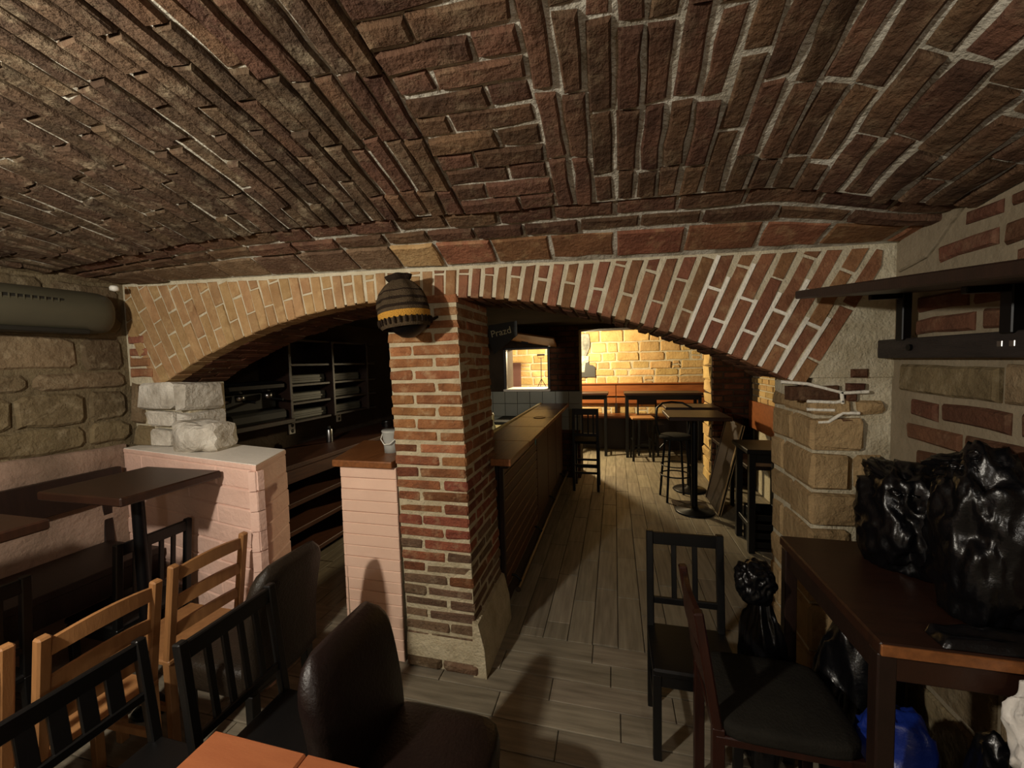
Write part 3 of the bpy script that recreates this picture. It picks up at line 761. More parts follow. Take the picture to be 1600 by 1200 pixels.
# ---- sign on the back edge of the pillar
sg = thing('sign', 'small dark pennant sign with chalk lettering hung behind the pillar', 'sign', (-.70, 2.53, 1.86))
MB().prism([(-.09, .08), (.10, .10), (.10, .01), (-.06, -.11), (-.09, -.02)], lambda u, v, n: Vector((u, -n, v)), 0, .012).build('board', 'chalk_board', sg, fix=True)
tcu = bpy.data.curves.new('lettering', 'FONT'); tcu.body = 'Prazd'; tcu.size = .062; tcu.extrude = .0008
to = bpy.data.objects.new('lettering_tmp', tcu); COL.objects.link(to)
dg = bpy.context.evaluated_depsgraph_get(); tme = bpy.data.meshes.new_from_object(to.evaluated_get(dg)); bpy.data.objects.remove(to)
lo = link('lettering', tme, 'chalk', sg); lo.location = (-.072, -.0135, -.0); lo.rotation_euler = (PI/2, math.radians(-11), 0)

# ---- knitted lamp on the pillar
kl = thing('wall_lamp', 'wall lamp wearing a knitted striped cap on the front of the brick pillar', 'lamp', (-.995, 1.83, 1.83))
def ribbed(prof, n=40, amp=.05, lobes=7):
    s = MB(); V = []; Fc = []
    for r, z in prof:
        for k in range(n):
            a = 2*PI*k/n; q = r*(1+amp*math.cos(lobes*a)); V.append((q*math.cos(a), q*math.sin(a), z))
    for i in range(len(prof)-1):
        for k in range(n): Fc.append((i*n+k, i*n+(k+1) % n, (i+1)*n+(k+1) % n, (i+1)*n+k))
    return s.add(V, Fc, True)
tl = Matrix.Rotation(math.radians(-7), 4, 'Y') @ Matrix.Scale(.97, 4)
cap = ribbed([(.128, .16), (.122, .20), (.105, .24), (.075, .275), (.052, .292)], amp=.06).xf(tl).build('cap_crown', 'knit_brown', kl)
ribbed([(.131, .128), (.1305, .137), (.130, .146)], amp=.012).xf(tl).build('cap_band', 'knit_brown', kl)
ribbed([(.1315, .146), (.131, .152), (.1295, .160)], amp=.02).xf(tl).build('cap_band', 'knit_dark', kl)
ribbed([(.1275, .184), (.1255, .190), (.122, .198)], amp=.05).xf(tl).build('cap_band', 'knit_dark', kl)
ribbed([(.112, .226), (.109, .231), (.106, .237)], amp=.06).xf(tl).build('cap_band', 'knit_dark', kl)
ribbed([(.127, .094), (.131, .103), (.131, .128)], amp=.01).xf(tl).build('cap_band', 'knit_yellow', kl)
ribbed([(.118, .05), (.126, .062), (.128, .095)], amp=.01).xf(tl).build('cap_band', 'knit_brown', kl)
st = MB()
for k in range(30):
    a = 2*PI*k/30; c_, s_ = math.cos(a), math.sin(a)
    st.tube([(c_*.131, s_*.131, .066), (c_*.1335, s_*.1335, .082), (c_*.1335, s_*.1335, .098)], [.0052, .0068, .0045], 6)
st.xf(tl).build('stitch_row', 'knit_dark', kl)
ribbed([(.052, .292), (.06, .302), (.066, .318), (.05, .325), (.03, .318), (.0, .316)], amp=.10, lobes=5).xf(tl).build('cap_tuft', 'knit_dark', kl)
MB().lathe([(.0, .0), (.03, .004), (.07, .03), (.092, .055), (.105, .075), (.10, .08), (.0, .06)], 28).build('lamp_bowl', 'black_metal', kl)
MB().tube([(.06, .03, .08), (.09, .10, .10), (.09, .17, .12)], .008, 8).build('arm', 'black_metal', kl)

# ---- air conditioner on the left wall
ac = thing('air_conditioner', 'long grey air conditioner with rounded end on the left stone wall', 'air conditioner', (XL, 1.2, 1.92))
prof = []
for k in range(13):
    a = PI/2-PI*k/12; prof.append((.05+.16*max(0, math.cos(a))**.8, .125+.125*math.sin(a)))
poly = [(-.01, .25)]+prof+[(-.01, .0)]
body = MB()
ys = [-1.1+1.62*k/20 for k in range(21)]+[.56, .60, .63, .648]
scl = [1.0]*21+[.98, .92, .80, .55]
n = len(poly); V = []; Fc = []
for yv, sc_ in zip(ys, scl):
    for (u, v) in poly: V.append((u*sc_ if u > 0 else u, yv, .125+(v-.125)*(.6+.4*sc_)+yv*.02))
for i in range(len(ys)-1):
    for k in range(n): Fc.append((i*n+k, i*n+(k+1) % n, (i+1)*n+(k+1) % n, (i+1)*n+k))
Fc.append(tuple(range(n))); Fc.append(tuple(reversed(range((len(ys)-1)*n, len(ys)*n))))
body.add(V, Fc, True); body.build('casing', 'ac_body', ac, fix=True)
MB().bbox(.165, .20, -1.1, .38, .155, .19, .004).build('outlet_grille', 'ac_dark', ac)
for k in range(14): MB().box(.19, .206, .0+k*.027, .004+k*.027, .157, .188).build('louvre', 'ac_body', ac)
MB().bbox(.06, .17, -1.1, .5, .004, .03, .004).build('underside_slot', 'ac_dark', ac)
tag(MB().lathe([(0, 0), (.018, .002), (.024, .012), (.022, .03), (.0, .036)], 14).xf(Matrix.Translation((-3.02, 1.86, 2.235)) @ Matrix.Rotation(PI, 4, 'X')).build('smoke_detector', 'white_plastic'), 'tiny white sensor in the upper left corner of the vault', 'sensor')

# ---- wall shelf on the right wall
ws = thing('wall_shelf', 'dark wooden wall shelf on black brackets above a plank rail on the right wall', 'shelf', (XR, 1.4, 1.68))
def W_(s): s.V = [v-Vector((XR, 1.4, 1.68)) for v in s.V]; return s
_s = MB().bbox(.71, XR-.005, .2, 1.88, 1.925, 1.957, .004); _s.V = [v+Vector((0, 0, -.1*(1.88-v.y))) for v in _s.V]; W_(_s).build('board', 'wood_dark', ws)
rl = W_(MB().bbox(1.055, XR+.02, .2, 1.996, 1.678, 1.752, .004)).build('plank_rail', 'beam_dark', ws)
MB().tube([(1.056-XR, 1.80-1.4, 1.717-1.68), (1.046-XR, 1.80-1.4, 1.717-1.68)], .012, 10).build('bolt', 'black_metal', rl)
for yb_ in (1.85, 1.42, .9):
    dz = -.1*(1.88-yb_)
    W_(MB().bbox(1.045, 1.075, yb_-.02, yb_+.02, 1.745, 1.925+dz, .003).bbox(.95, 1.05, yb_-.012, yb_+.012, 1.905+dz, 1.926+dz, .003)).build('bracket', 'black_metal', ws)
for k, yy in enumerate((1.447, 1.41)): W_(MB().bbox(1.0535, 1.058, yy-.009, yy+.009, 1.708, 1.727, .002)).build('hook_plate', 'steel', ws)

# ---- back bar
bb = thing('back_counter', 'dark wooden back-bar counter with open shelves behind the left arch', 'counter', (-2.9, 3.6, 0))
def K_(s): s.V = [v-Vector((-2.9, 3.6, 0)) for v in s.V]; return s
K_(MB().bbox(-3.19, -2.56, 2.50, 5.7, .86, .90, .005)).build('worktop', 'wood_bar_front', bb)
K_(MB().bbox(-2.60, -2.575, 2.50, 5.7, .745, .86, .004)).build('apron', 'wood_bar_front', bb)
for z in (.56, .33, .08): K_(MB().bbox(-3.19, -2.575, 2.50, 5.7, z-.02, z+.02, .004)).build('shelf', 'wood_bar_front', bb)
for y in (2.5, 3.55, 4.6, 5.66): K_(MB().bbox(-3.19, -2.60, y, y+.03, 0, .86, .003)).build('divider', 'wood_dark', bb)
hu = thing('bottle_cabinet', 'dark wooden wall cabinet with glass racks above the back-bar counter', 'cabinet', (-3.19, 3.7, 1.18))
def U_(s): s.V = [v-Vector((-3.19, 3.7, 1.18)) for v in s.V]; return s
for z in (1.19, 1.36, 1.53, 1.72, 1.95): U_(MB().bbox(-3.195, -2.87, 3.06, 4.42, z-.012, z+.012, .003)).build('shelf', 'wood_dark', hu)
for y in (3.04, 3.62, 4.22): U_(MB().bbox(-3.195, -2.85, y, y+.03, 1.18, 1.96, .003)).build('side_panel', 'wood_dark', hu)
U_(MB().box(-3.198, -3.18, 3.05, 4.42, 1.18, 1.96)).build('back_panel', 'wood_dark', hu)
for z in (1.202, 1.372, 1.542):
    for (p, q) in ((3.10, 3.58), (3.68, 4.16)):
        o = MB().bbox(-3.14, -2.92, p, q, z, z+.085, .008); 
        o.bbox(-2.925, -2.912, p+.01, q-.01, z+.03, z+.05, .003)
        tag(o.build('glass_rack', 'rack_grey'), 'grey rack on the %s cabinet shelf, in the bay %s the espresso machine' % ({1.202: 'lowest', 1.372: 'middle', 1.542: 'upper'}[z], 'next to' if p < 3.3 else 'away from'), 'rack', 'glass racks in the wall cabinet')
cm = thing('coffee_machine', 'black espresso machine on a shelf behind the left arch', 'coffee machine', (-2.98, 2.72, 1.24))
MB().bbox(-.18, .13, -.28, .28, .0, .09, .02).build('base', 'chalk_board', cm)
MB().bbox(-.18, .02, -.28, .28, .09, .26, .02).build('body', 'chalk_board', cm)
MB().bbox(-.18, .12, -.29, .29, .26, .34, .025).build('top', 'black_metal', cm)
for y in (-.14, .13):
    g_ = MB().lathe([(0, 0), (.03, 0), (.034, .03), (.034, .05), (0, .05)], 14, (.07, y, .19)).build('group_head', 'steel', cm)
    MB().tube([(.08, y, .20), (.20, y+.03, .185)], .011, 8).build('handle', 'black_metal', cm)
MB().lathe([(0, 0), (.022, 0), (.022, .01), (0, .012)], 14).xf(Matrix.Translation((.025, -.22, .2)) @ Matrix.Rotation(PI/2, 4, 'Y')).build('dial', 'steel', cm)
sm_ = MB().bbox(-3.19, -2.80, 2.42, 3.03, 1.20, 1.24, .004); 
tag(sm_.build('wall_shelf', 'wood_dark'), 'dark wall shelf carrying the espresso machine', 'shelf')
for (y, z) in ((3.40, 1.08), (4.12, 1.10)):
    o = thing('power_outlet', 'white double power outlet below the wall cabinet, %s the espresso machine' % ('close to' if y < 3.8 else 'away from'), 'outlet', (-3.2, y, z), 0, 'power outlets behind the bar')
    MB().bbox(0, .014, -.04, .04, -.06, .06, .004).build('plate', 'white_plastic', o)
    for dz in (-.028, .028): MB().lathe([(0, .0), (.018, .0), (.020, .003), (0, .001)], 14).xf(Matrix.Translation((.013, 0, dz)) @ Matrix.Rotation(PI/2, 4, 'Y')).build('socket', 'rack_grey', o)
o = thing('spray_can', 'silver can standing on the dark back-bar counter', 'can', (-2.93, 3.62, .90))
MB().lathe([(0, 0), (.032, 0), (.033, .005), (.033, .13), (.026, .145), (.014, .15), (0, .15)], 18).build('body', 'steel', o)
MB().lathe([(.014, .148), (.014, .17), (0, .172)], 12).build('cap', 'chalk_board', o)
bu = thing('plastic_tub', 'clear plastic tub with hanging handle on the wooden top of the pedestal', 'tub', (-1.33, 2.20, 1.165))
MB().lathe([(0, 0), (.048, 0), (.052, .06), (.058, .125), (.061, .13), (.060, .136), (.054, .132), (.046, .006), (0, .005)], 24).build('body', 'clear_plastic', bu)
MB().lathe([(.0, .138), (.058, .138), (.062, .134), (.062, .126)], 24).build('lid', 'clear_plastic', bu)
MB().tube([(-.06, -.005, .118), (-.05, -.045, .085), (-.015, -.068, .058), (.02, -.066, .06), (.05, -.04, .09), (.06, -.005, .118)], .003, 6).build('handle', 'white_plastic', bu)
o = thing('steel_pot', 'small steel pot at the far end of the back-bar counter', 'pot', (-2.86, 4.62, .90))
MB().lathe([(0, 0), (.06, 0), (.065, .01), (.065, .075), (.068, .08), (.06, .078), (.058, .01), (0, .008)], 20).build('body', 'steel', o)
MB().tube([(.0, -.06, .06), (.02, -.17, .07)], .008, 8).build('handle', 'black_metal', o)

# ---- far room fittings
fb = thing('wall_bench', 'brown wooden wall bench with tall backrest along the far stone wall', 'bench', (.45, 8.0, 0))
def F_(s): s.V = [v-Vector((.45, 8.0, 0)) for v in s.V]; return s
for (p, q) in ((-1.2, .02), (.03, 1.62)):
    F_(MB().bbox(p, q, 8.10, 8.17, .98, 1.22, .006)).build('backrest', 'wood_bench', fb)
    F_(MB().bbox(p, q, 8.11, 8.16, .84, .95, .006)).build('backrest', 'wood_bench', fb)
F_(MB().bbox(-1.2, 1.62, 8.06, 8.19, 1.215, 1.235, .004)).build('top_ledge', 'wood_bench', fb)
F_(MB().bbox(-1.2, 1.62, 7.72, 8.15, .60, .64, .006)).build('seat', 'wood_bench', fb)
F_(MB().box(-1.2, 1.62, 7.76, 7.79, .02, .60)).build('front_board', 'wood_dark', fb)
for x in (-1.15, .0, 1.55): F_(MB().bbox(x, x+.05, 8.12, 8.16, .64, 1.0, .004)).build('upright', 'wood_dark', fb)
def high_table(loc, sx, sy, z, label, topm='wood_table', rz=0.0, group=None, kind='post', pole=(0, 0), rb=.20, rp=.032):
    t = thing('high_table', label, 'table', loc, rz, group)
    MB().bbox(-sx/2, sx/2, -sy/2, sy/2, z-.04, z, .006).build('tabletop', topm, t)
    if kind == 'post':
        px_, py_ = pole
        MB().tube([(px_, py_, .02), (px_, py_, z-.04)], rp, 14).build('pole', 'black_metal', t)
        MB().lathe([(0, .0), (rb, .0), (rb+.005, .008), (rb-.01, .02), (.05, .035), (.035, .06), (0, .06)], 24, (px_, py_, 0)).build('base', 'black_metal', t)
        MB().bbox(-.16, .16, -.02, .02, z-.06, z-.04, .003).bbox(-.02, .02, -.16, .16, z-.06, z-.04, .003).build('top_cross', 'black_metal', t)
    else:
        for ax in (-1, 1):
            for ay in (-1, 1): beam((ax*(sx/2-.05), ay*(sy/2-.05), 0), (ax*(sx/2-.05), ay*(sy/2-.05), z-.04), .05, .05).build('leg', 'black_wood', t)
        for ay in (-1, 1): MB().bbox(-sx/2+.05, sx/2-.05, ay*(sy/2-.05)-.012, ay*(sy/2-.05)+.012, z-.12, z-.04, .003).build('apron', 'black_wood', t)
        for ax in (-1, 1): MB().bbox(ax*(sx/2-.05)-.012, ax*(sx/2-.05)+.012, -sy/2+.05, sy/2-.05, .2, .24, .003).build('stretcher', 'black_wood', t)
    return t
high_table((-.42, 7.38, 0), .62, .42, 1.12, 'small high table standing before the left end of the far wall bench', kind='leg')
high_table((.78, 7.36, 0), 1.25, .50, 1.12, 'long high table standing before the far wall bench', kind='leg')
def stool(loc, rz, label, z=.73, m='wood_table', back=False):
    t = thing('stool', label, 'stool', loc, rz)
    MB().bbox(-.18, .18, -.17, .17, z-.035, z, .008).build('seat', m, t)
    for ax in (-1, 1):
        for ay in (-1, 1): beam((ax*.16, ay*.15, 0), (ax*.145, ay*.135, z-.035), .035, .035).build('leg', 'black_wood', t)
    for zz, pr in ((.2, 1), (.34, 0)):
        for a in (-1, 1):
            (MB().bbox(-.15, .15, a*.145-.01, a*.145+.01, zz-.012, zz+.012, .003) if pr else MB().bbox(a*.15-.01, a*.15+.01, -.14, .14, zz-.012, zz+.012, .003)).build('rung', 'black_wood', t)
    if back:
        for ax in (-1, 1): beam((ax*.155, -.155, z-.03), (ax*.155, -.2, z+.38), .03, .03).build('back_post', 'black_wood', t)
        MB().bbox(-.16, .16, -.21, -.185, z+.17, z+.37, .006).build('back_panel', 'wood_brown', t)
    return t
stool((.435, 7.06, 0), .1, 'square stool with a pale seat below the long far table', m='wood_pine')
stool((.56, 7.46, 0), PI, 'stool with brown panel back between far bench and table', z=.70, back=True)
# work light on its tripod, standing on a small table seen through the hatch
high_table((-1.42, 7.45, 0), .9, .5, 1.2, 'narrow high table under the tripod work light', kind='leg')
wk = thing('work_light', 'black work light on a small tripod behind the serving hatch', 'work light', (-1.32, 7.4, 1.2))
for k in range(3):
    a = 2*PI*k/3+.5; MB().tube([(0, 0, .17), (.10*math.cos(a), .10*math.sin(a), .005)], .006, 6).build('leg', 'black_metal', wk)
MB().tube([(0, 0, .1), (0, 0, .56)], .007, 8).build('pole', 'black_metal', wk)
MB().bbox(-.07, .07, -.02, .02, .60, .63, .004).build('lamp_head', 'black_metal', wk)
MB().tube([(-.06, 0, .60), (-.05, 0, .56), (.05, 0, .56), (.06, 0, .60)], .004, 6).build('yoke', 'black_metal', wk)
tag(MB().bbox(-2.2, -1.88, Y3-.06, Y3-.035, .9, 1.68, .004).build('wall_panel', 'board_purple'), 'purple-brown panel standing against the far stone wall', 'panel')
# black and white print on the far wall
po = thing('wall_print', 'black and white photograph print cut to shape on the far stone wall', 'print', (-.68, Y3-.035, 1.36))
MB().prism([(-.22, .42), (.14, .42), (.21, .60), (.215, .70), (.19, .86), (-.22, .86)], lambda u, v, n: Vector((u, -n, v)), 0, .012).build('upper_figure', 'photo_grey', po, fix=True)
MB().prism([(-.22, .10), (.10, .10), (.12, .28), (.18, .30), (.19, .42), (-.22, .42)], lambda u, v, n: Vector((u, -n, v)), 0, .012).build('light_area', 'photo_light', po, fix=True)
MB().prism([(-.22, .0), (.31, .0), (.31, .2), (.26, .235), (.20, .24), (.18, .30), (.12, .28), (.10, .10), (-.22, .10)], lambda u, v, n: Vector((u, -n, v)), 0, .012).build('dark_ground', 'photo_dark', po, fix=True)

# ---- bar room furniture
high_table((.84, 4.72, 0), .60, .62, 1.09, 'dark high table on a single post beside the leaning board')
high_table((.92, 5.50, 0), .62, .44, 1.09, 'high table standing inside the doorway of the middle wall')
def bar_chair(loc, rz, label):
    t = thing('bar_chair', label, 'bar chair', loc, rz)
    MB().bbox(-.17, .17, -.17, .17, .62, .655, .008).build('seat', 'fabric_dark', t)
    for ax in (-1, 1):
        beam((ax*.155, .15, 0), (ax*.15, .14, .62), .034, .034).build('leg', 'black_wood', t)
        beam((ax*.155, -.16, 0), (ax*.15, -.18, 1.08), .034, .034).build('leg', 'black_wood', t)
    for z in (.24, .34):
        for ay in (-.16, .145): MB().bbox(-.15, .15, ay-.01, ay+.01, z-.014, z+.014, .003).build('rung', 'black_wood', t)
    MB().bbox(-.16, .16, -.19, -.165, 1.0, 1.08, .004).build('top_rail', 'black_wood', t)
    MB().bbox(-.16, .16, -.18, -.16, .72, .76, .004).build('lower_rail', 'black_wood', t)
    for x in (-.10, -.035, .035, .10): beam((x, -.172, .74), (x, -.18, 1.02), .02, .012).build('slat', 'black_wood', t)
    return t
bar_chair((-.37, 5.38, 0), 0, 'black slat-back bar chair at the end of the bar')
bs = thing('bar_stool', 'black bentwood bar stool with round seat beside the post table', 'bar stool', (.70, 5.12, 0), math.radians(10))
MB().lathe([(0, .735), (.17, .735), (.185, .745), (.185, .77), (.16, .785), (0, .782)], 24).build('seat', 'fabric_dark', bs)
for k in range(4):
    a = PI/4+k*PI/2; MB().tube([(.13*math.cos(a), .13*math.sin(a), .74), (.17*math.cos(a), .17*math.sin(a), .35), (.20*math.cos(a), .20*math.sin(a), 0)], .014, 8).build('leg', 'black_metal', bs)
MB().tube([(.172*math.cos(2*PI*k/24), .172*math.sin(2*PI*k/24), .3) for k in range(25)], .009, 6).build('foot_ring', 'black_metal', bs)
MB().tube([(.165*math.cos(2*PI*k/24), .165*math.sin(2*PI*k/24), .42) for k in range(25)], .007, 6).build('foot_ring', 'black_metal', bs)
MB().tube([(-.17, .05, .76), (-.21, .06, .95), (-.20, .05, 1.10), (-.12, .11, 1.15), (.0, .15, 1.16), (.12, .11, 1.15), (.20, .05, 1.10), (.21, .06, .95), (.17, .05, .76)], .013, 8).build('back_hoop', 'black_metal', bs)
MB().tube([(-.15, .10, .60), (-.08, .10, .68), (0, .10, .705), (.08, .10, .68), (.15, .10, .60)], .009, 6).build('brace', 'black_metal', bs)
lb = thing('leaning_board', 'large dark framed board leaning between the post table and the side bench', 'board', (1.08, 4.62, 0))
s = MB().bbox(-.02, .0, -.0, .62, .0, 1.0, .003); mt = Matrix.Rotation(math.radians(13), 4, 'Y'); s.xf(mt).build('panel', 'wood_dark', lb)
for (p, q, r_, t_) in ((.0, .025, .0, 1.0), (.595, .62, .0, 1.0)): MB().bbox(-.027, .006, p, q, r_, t_, .003).xf(mt).build('frame', 'stone_quoin' if p == 0 else 'wood_dark', lb)
MB().bbox(-.027, .006, .025, .595, .97, 1.0, .003).xf(mt).build('frame', 'wood_dark', lb)
sb = thing('side_bench', 'wooden bench with orange backrest along the right wall of the bar room', 'bench', (1.55, 4.4, 0))
def SB(s): s.V = [v-Vector((1.55, 4.4, 0)) for v in s.V]; return s
SB(MB().bbox(1.66, 1.69, 4.28, 5.72, .80, 1.14, .005)).build('backrest', 'wood_bench', sb)
SB(MB().bbox(1.232, 1.70, 4.28, 5.72, .60, .64, .005)).build('seat', 'wood_dark', sb)
for y in (4.32, 4.98, 5.62): SB(MB().bbox(1.27, 1.31, y, y+.05, 0, .60, .004)).build('leg', 'black_wood', sb)
for y in (4.32, 4.98, 5.62): SB(MB().bbox(1.68, 1.705, y, y+.05, 0, 1.1, .004)).build('upright', 'black_wood', sb)
high_table((1.28, 3.98, 0), .40, .46, .91, 'black-legged table pushed against the side bench', 'black_wood', kind='leg')
cr = thing('crate', 'black slotted plastic crate on the floor under the black-legged table', 'crate', (1.28, 3.98, 0))
for z in (.03, .11, .19, .27): MB().bbox(-.112, .112, -.145, -.133, z, z+.05, .003).build('slat', 'black_wood', cr)
for x in (-1, 1): MB().bbox(x*.112-.006, x*.112+.006, -.145, .145, .0, .33, .003).build('side', 'black_wood', cr)
MB().bbox(-.112, .112, .133, .145, .0, .33, .003).bbox(-.112, .112, -.145, .145, .0, .02, .003).build('bottom', 'black_wood', cr)
tag(MB().bbox(.64, 1.02, 4.66, 5.06, .0005, .004, .0015).build('floor_mat', 'dark_plaster'), 'grey mat on the floor under the post table', 'mat')
# ================================================================ FOREGROUND FURNITURE
# chairs face +Y in their own frame
def arched_slat(w_, z0, z1, rise, y, th=.016, n=10):
    s = MB(); V = []; Fc = []
    for i in range(n+1):
        t = -1+2*i/n; x = t*w_/2; rz_ = rise*(1-t*t); yy = y-.012*(1-t*t)
        V += [(x, yy-th/2, z0+rz_*.6), (x, yy+th/2, z0+rz_*.6), (x, yy+th/2, z1+rz_), (x, yy-th/2, z1+rz_)]
    for i in range(n):
        for k in range(4): Fc.append((i*4+k, i*4+(k+1) % 4, i*4+4+(k+1) % 4, i*4+4+k))
    Fc += [(3, 2, 1, 0), (n*4, n*4+1, n*4+2, n*4+3)]
    return s.add(V, Fc)
def ladder_chair(label, seat=.44, top=.87, w_=.36, d=.37, m='wood_pine'):
    t = thing('dining_chair', label, 'chair')
    for ax in (-1, 1):
        s = beam((ax*(w_/2-.018), -d/2+.03, 0), (ax*(w_/2-.018), -d/2+.03, seat), .034, .034)
        b2 = beam((ax*(w_/2-.018), -d/2+.03, seat), (ax*(w_/2-.018), -d/2-.035, top), .036, .032, .006); s.add(b2.V, b2.F)
        s.build('leg', m, t)
        beam((ax*(w_/2-.018), d/2-.02, 0), (ax*(w_/2-.018), d/2-.02, seat-.02), .034, .034).build('leg', m, t)
    MB().bbox(-w_/2, w_/2, -d/2+.01, d/2, seat-.02, seat+.005, .006).build('seat', m, t)
    for (z0, z1, r_) in ((top-.075, top-.025, .018), (top-.205, top-.155, .016), (top-.33, top-.285, .014)):
        f = (z0+z1)/2; y = -d/2+.03-.065*(f-seat)/(top-seat)
        arched_slat(w_-.05, z0, z1, r_, y).build('back_slat', m, t, fix=True)
    for ax in (-1, 1): MB().bbox(ax*(w_/2-.018)-.01, ax*(w_/2-.018)+.01, -d/2+.03, d/2-.02, .2, .23, .003).build('stretcher', m, t)
    MB().bbox(-w_/2+.02, w_/2-.02, d/2-.03, d/2-.01, seat-.08, seat-.02, .003).build('apron', m, t)
    return t
def slat_chair(label, seat=.44, top=.87, w_=.36, d=.37, ns=4, m='black_wood', seatm='black_wood', lower=.12, name='dining_chair', sw=.024):
    t = thing(name, label, 'chair')
    for ax in (-1, 1):
        s = beam((ax*(w_/2-.016), -d/2+.025, 0), (ax*(w_/2-.016), -d/2+.025, seat), .032, .034)
        b2 = beam((ax*(w_/2-.016), -d/2+.025, seat), (ax*(w_/2-.016), -d/2-.02, top), .032, .030, .004); s.add(b2.V, b2.F)
        s.build('leg', m, t)
        beam((ax*(w_/2-.018), d/2-.02, 0), (ax*(w_/2-.018), d/2-.02, seat-.02), .034, .034).build('leg', m, t)
    MB().bbox(-w_/2, w_/2, -d/2+.01, d/2+.01, seat-.018, seat+.014, .008).build('seat', seatm, t)
    def yb_(z): return -d/2+.025-.045*(z-seat)/(top-seat)
    MB().bbox(-w_/2+.02, w_/2-.02, yb_(top-.03)-.01, yb_(top-.03)+.01, top-.065, top-.006, .004).build('top_rail', m, t)
    MB().bbox(-w_/2+.02, w_/2-.02, yb_(seat+lower)-.009, yb_(seat+lower)+.009, seat+lower-.016, seat+lower+.016, .004).build('lower_rail', m, t)
    for k in range(ns):
        x = (-w_/2+.032)+(w_-.064)*(k+1)/(ns+1)
        beam((x, yb_(seat+lower), seat+lower), (x, yb_(top-.04), top-.04), sw, .012).build('back_slat', m, t)
    MB().bbox(-w_/2+.02, w_/2-.02, d/2-.03, d/2-.01, seat-.075, seat-.018, .003).build('apron', m, t)
    for ax in (-1, 1):
        MB().bbox(ax*(w_/2-.018)-.01, ax*(w_/2-.018)+.01, -d/2+.03, d/2-.02, seat-.075, seat-.018, .003).build('apron', m, t)
        MB().bbox(ax*(w_/2-.018)-.009, ax*(w_/2-.018)+.009, -d/2+.03, d/2-.02, .17, .195, .003).build('stretcher', m, t)
    return t
def cushion(w_, d, h, n=12, puff=.25):
    """soft box centred in x,y, base at z=0"""
    bm = bmesh.new(); bmesh.ops.create_cube(bm, size=1); bmesh.ops.subdivide_edges(bm, edges=bm.edges[:], cuts=7, use_grid_fill=True)
    V = []
    for v in bm.verts:
        x, y, z = v.co*2
        e = 6
        L = (abs(x)**e+abs(y)**e+abs(z)**e)**(1/e); x, y, z = x/L, y/L, z/L
        V.append((x*w_/2, y*d/2, (z*.5+.5)*h))
    bm.verts.index_update(); Fc = [tuple(v.index for v in f.verts) for f in bm.faces]; bm.free()
    return MB().add(V, Fc, True)
def padded_chair(label, m, seat=.47, top=.88, w_=.42, d=.44, bt=.085):
    t = thing('padded_chair', label, 'chair')
    for ax in (-1, 1):
        for ay in (-1, 1): beam((ax*(w_/2-.04), ay*(d/2-.04), 0), (ax*(w_/2-.04), ay*(d/2-.04), seat-.11), .04, .04).build('leg', 'black_wood', t)
    cushion(w_, d, .14).xf(Matrix.Translation((0, 0, seat-.13))).build('seat', m, t)
    # backrest: tapering padded board with rounded crown
    n, k = 14, 9; V = []; Fc = []
    for i in range(n+1):
        f = i/n; z = seat-.08+(top-seat+.08)*f
        hw_ = w_/2*(1-.0*f)*(1 if f < .75 else math.sqrt(max(0.02, 1-((f-.75)/.25)**2*.55)))
        th = bt/2*(1 if f < .85 else math.sqrt(max(.05, 1-((f-.85)/.15)**2*.9)))
        yc = -d/2+.03-.075*f+.02*math.sin(PI*f)
        ring = []
        for j in range(16):
            a = 2*PI*j/16; cx_ = math.cos(a); sx_ = math.sin(a)
            q = (abs(cx_)**5+abs(sx_)**5)**(-1/5)
            ring.append((cx_*q*hw_, yc+sx_*q*th, z))
        V += ring
    for i in range(n):
        for j in range(16): Fc.append((i*16+j, i*16+(j+1) % 16, (i+1)*16+(j+1) % 16, (i+1)*16+j))
    Fc += [tuple(reversed(range(16))), tuple(range(n*16, n*16+16))]
    MB().add(V, Fc, True).build('backrest', m, t)
    return t
def place(t, x, y, deg):
    t.location = (x, y, 0); t.rotation_euler = (0, 0, math.radians(deg)); return t
# pine chairs in the row (facing the tables along the left wall)
pA = place(ladder_chair('pine ladder-back chair standing against the pink half wall', w_=.37), -2.05, 1.43, 90)
pB = dup(pA, (-1.985, .98, 0), math.radians(92), 'pine ladder-back chair between another pine chair and the black slatted chair'); pB['group'] = pA['group'] = 'pine ladder-back chairs'
pC = dup(pA, (-2.04, .60, 0), math.radians(90), 'pine ladder-back chair at the end of the row away from the half wall', 'pine ladder-back chairs')
bL = place(slat_chair('black slat-back chair pushed under the high table at the half wall'), -2.53, 1.53, 90); bL['group'] = 'black slat-back chairs'
bM = dup(bL, (-2.56, .90, 0), math.radians(90), 'black slat-back chair under the second high table by the left wall', 'black slat-back chairs')
bD = dup(bL, (-1.09, 1.06, 0), math.radians(-90), 'black slat-back chair next to the brown padded chair with light showing between its slats', 'black slat-back chairs')
bE = place(slat_chair('low black slat-back chair in front of the pine chairs', seat=.43, top=.79, w_=.40, d=.27, lower=.17, ns=4, sw=.044), -1.425, .78, -90); bE['group'] = 'black slat-back chairs'
pF = place(padded_chair('olive brown padded chair turned towards the pink half wall', 'leather_olive', top=.89, w_=.38, d=.42), -1.63, 1.42, 90)
pG = place(padded_chair('brown leatherette padded chair in front of the tiled pedestal', 'leather_brown', top=.86, w_=.41, d=.44), -.60, 1.08, -90)
H_ = place(slat_chair('black open-back chair standing alone in the aisle', seat=.40, top=.86, w_=.345, d=.32, ns=2, lower=.13), .315, 1.86, 180)
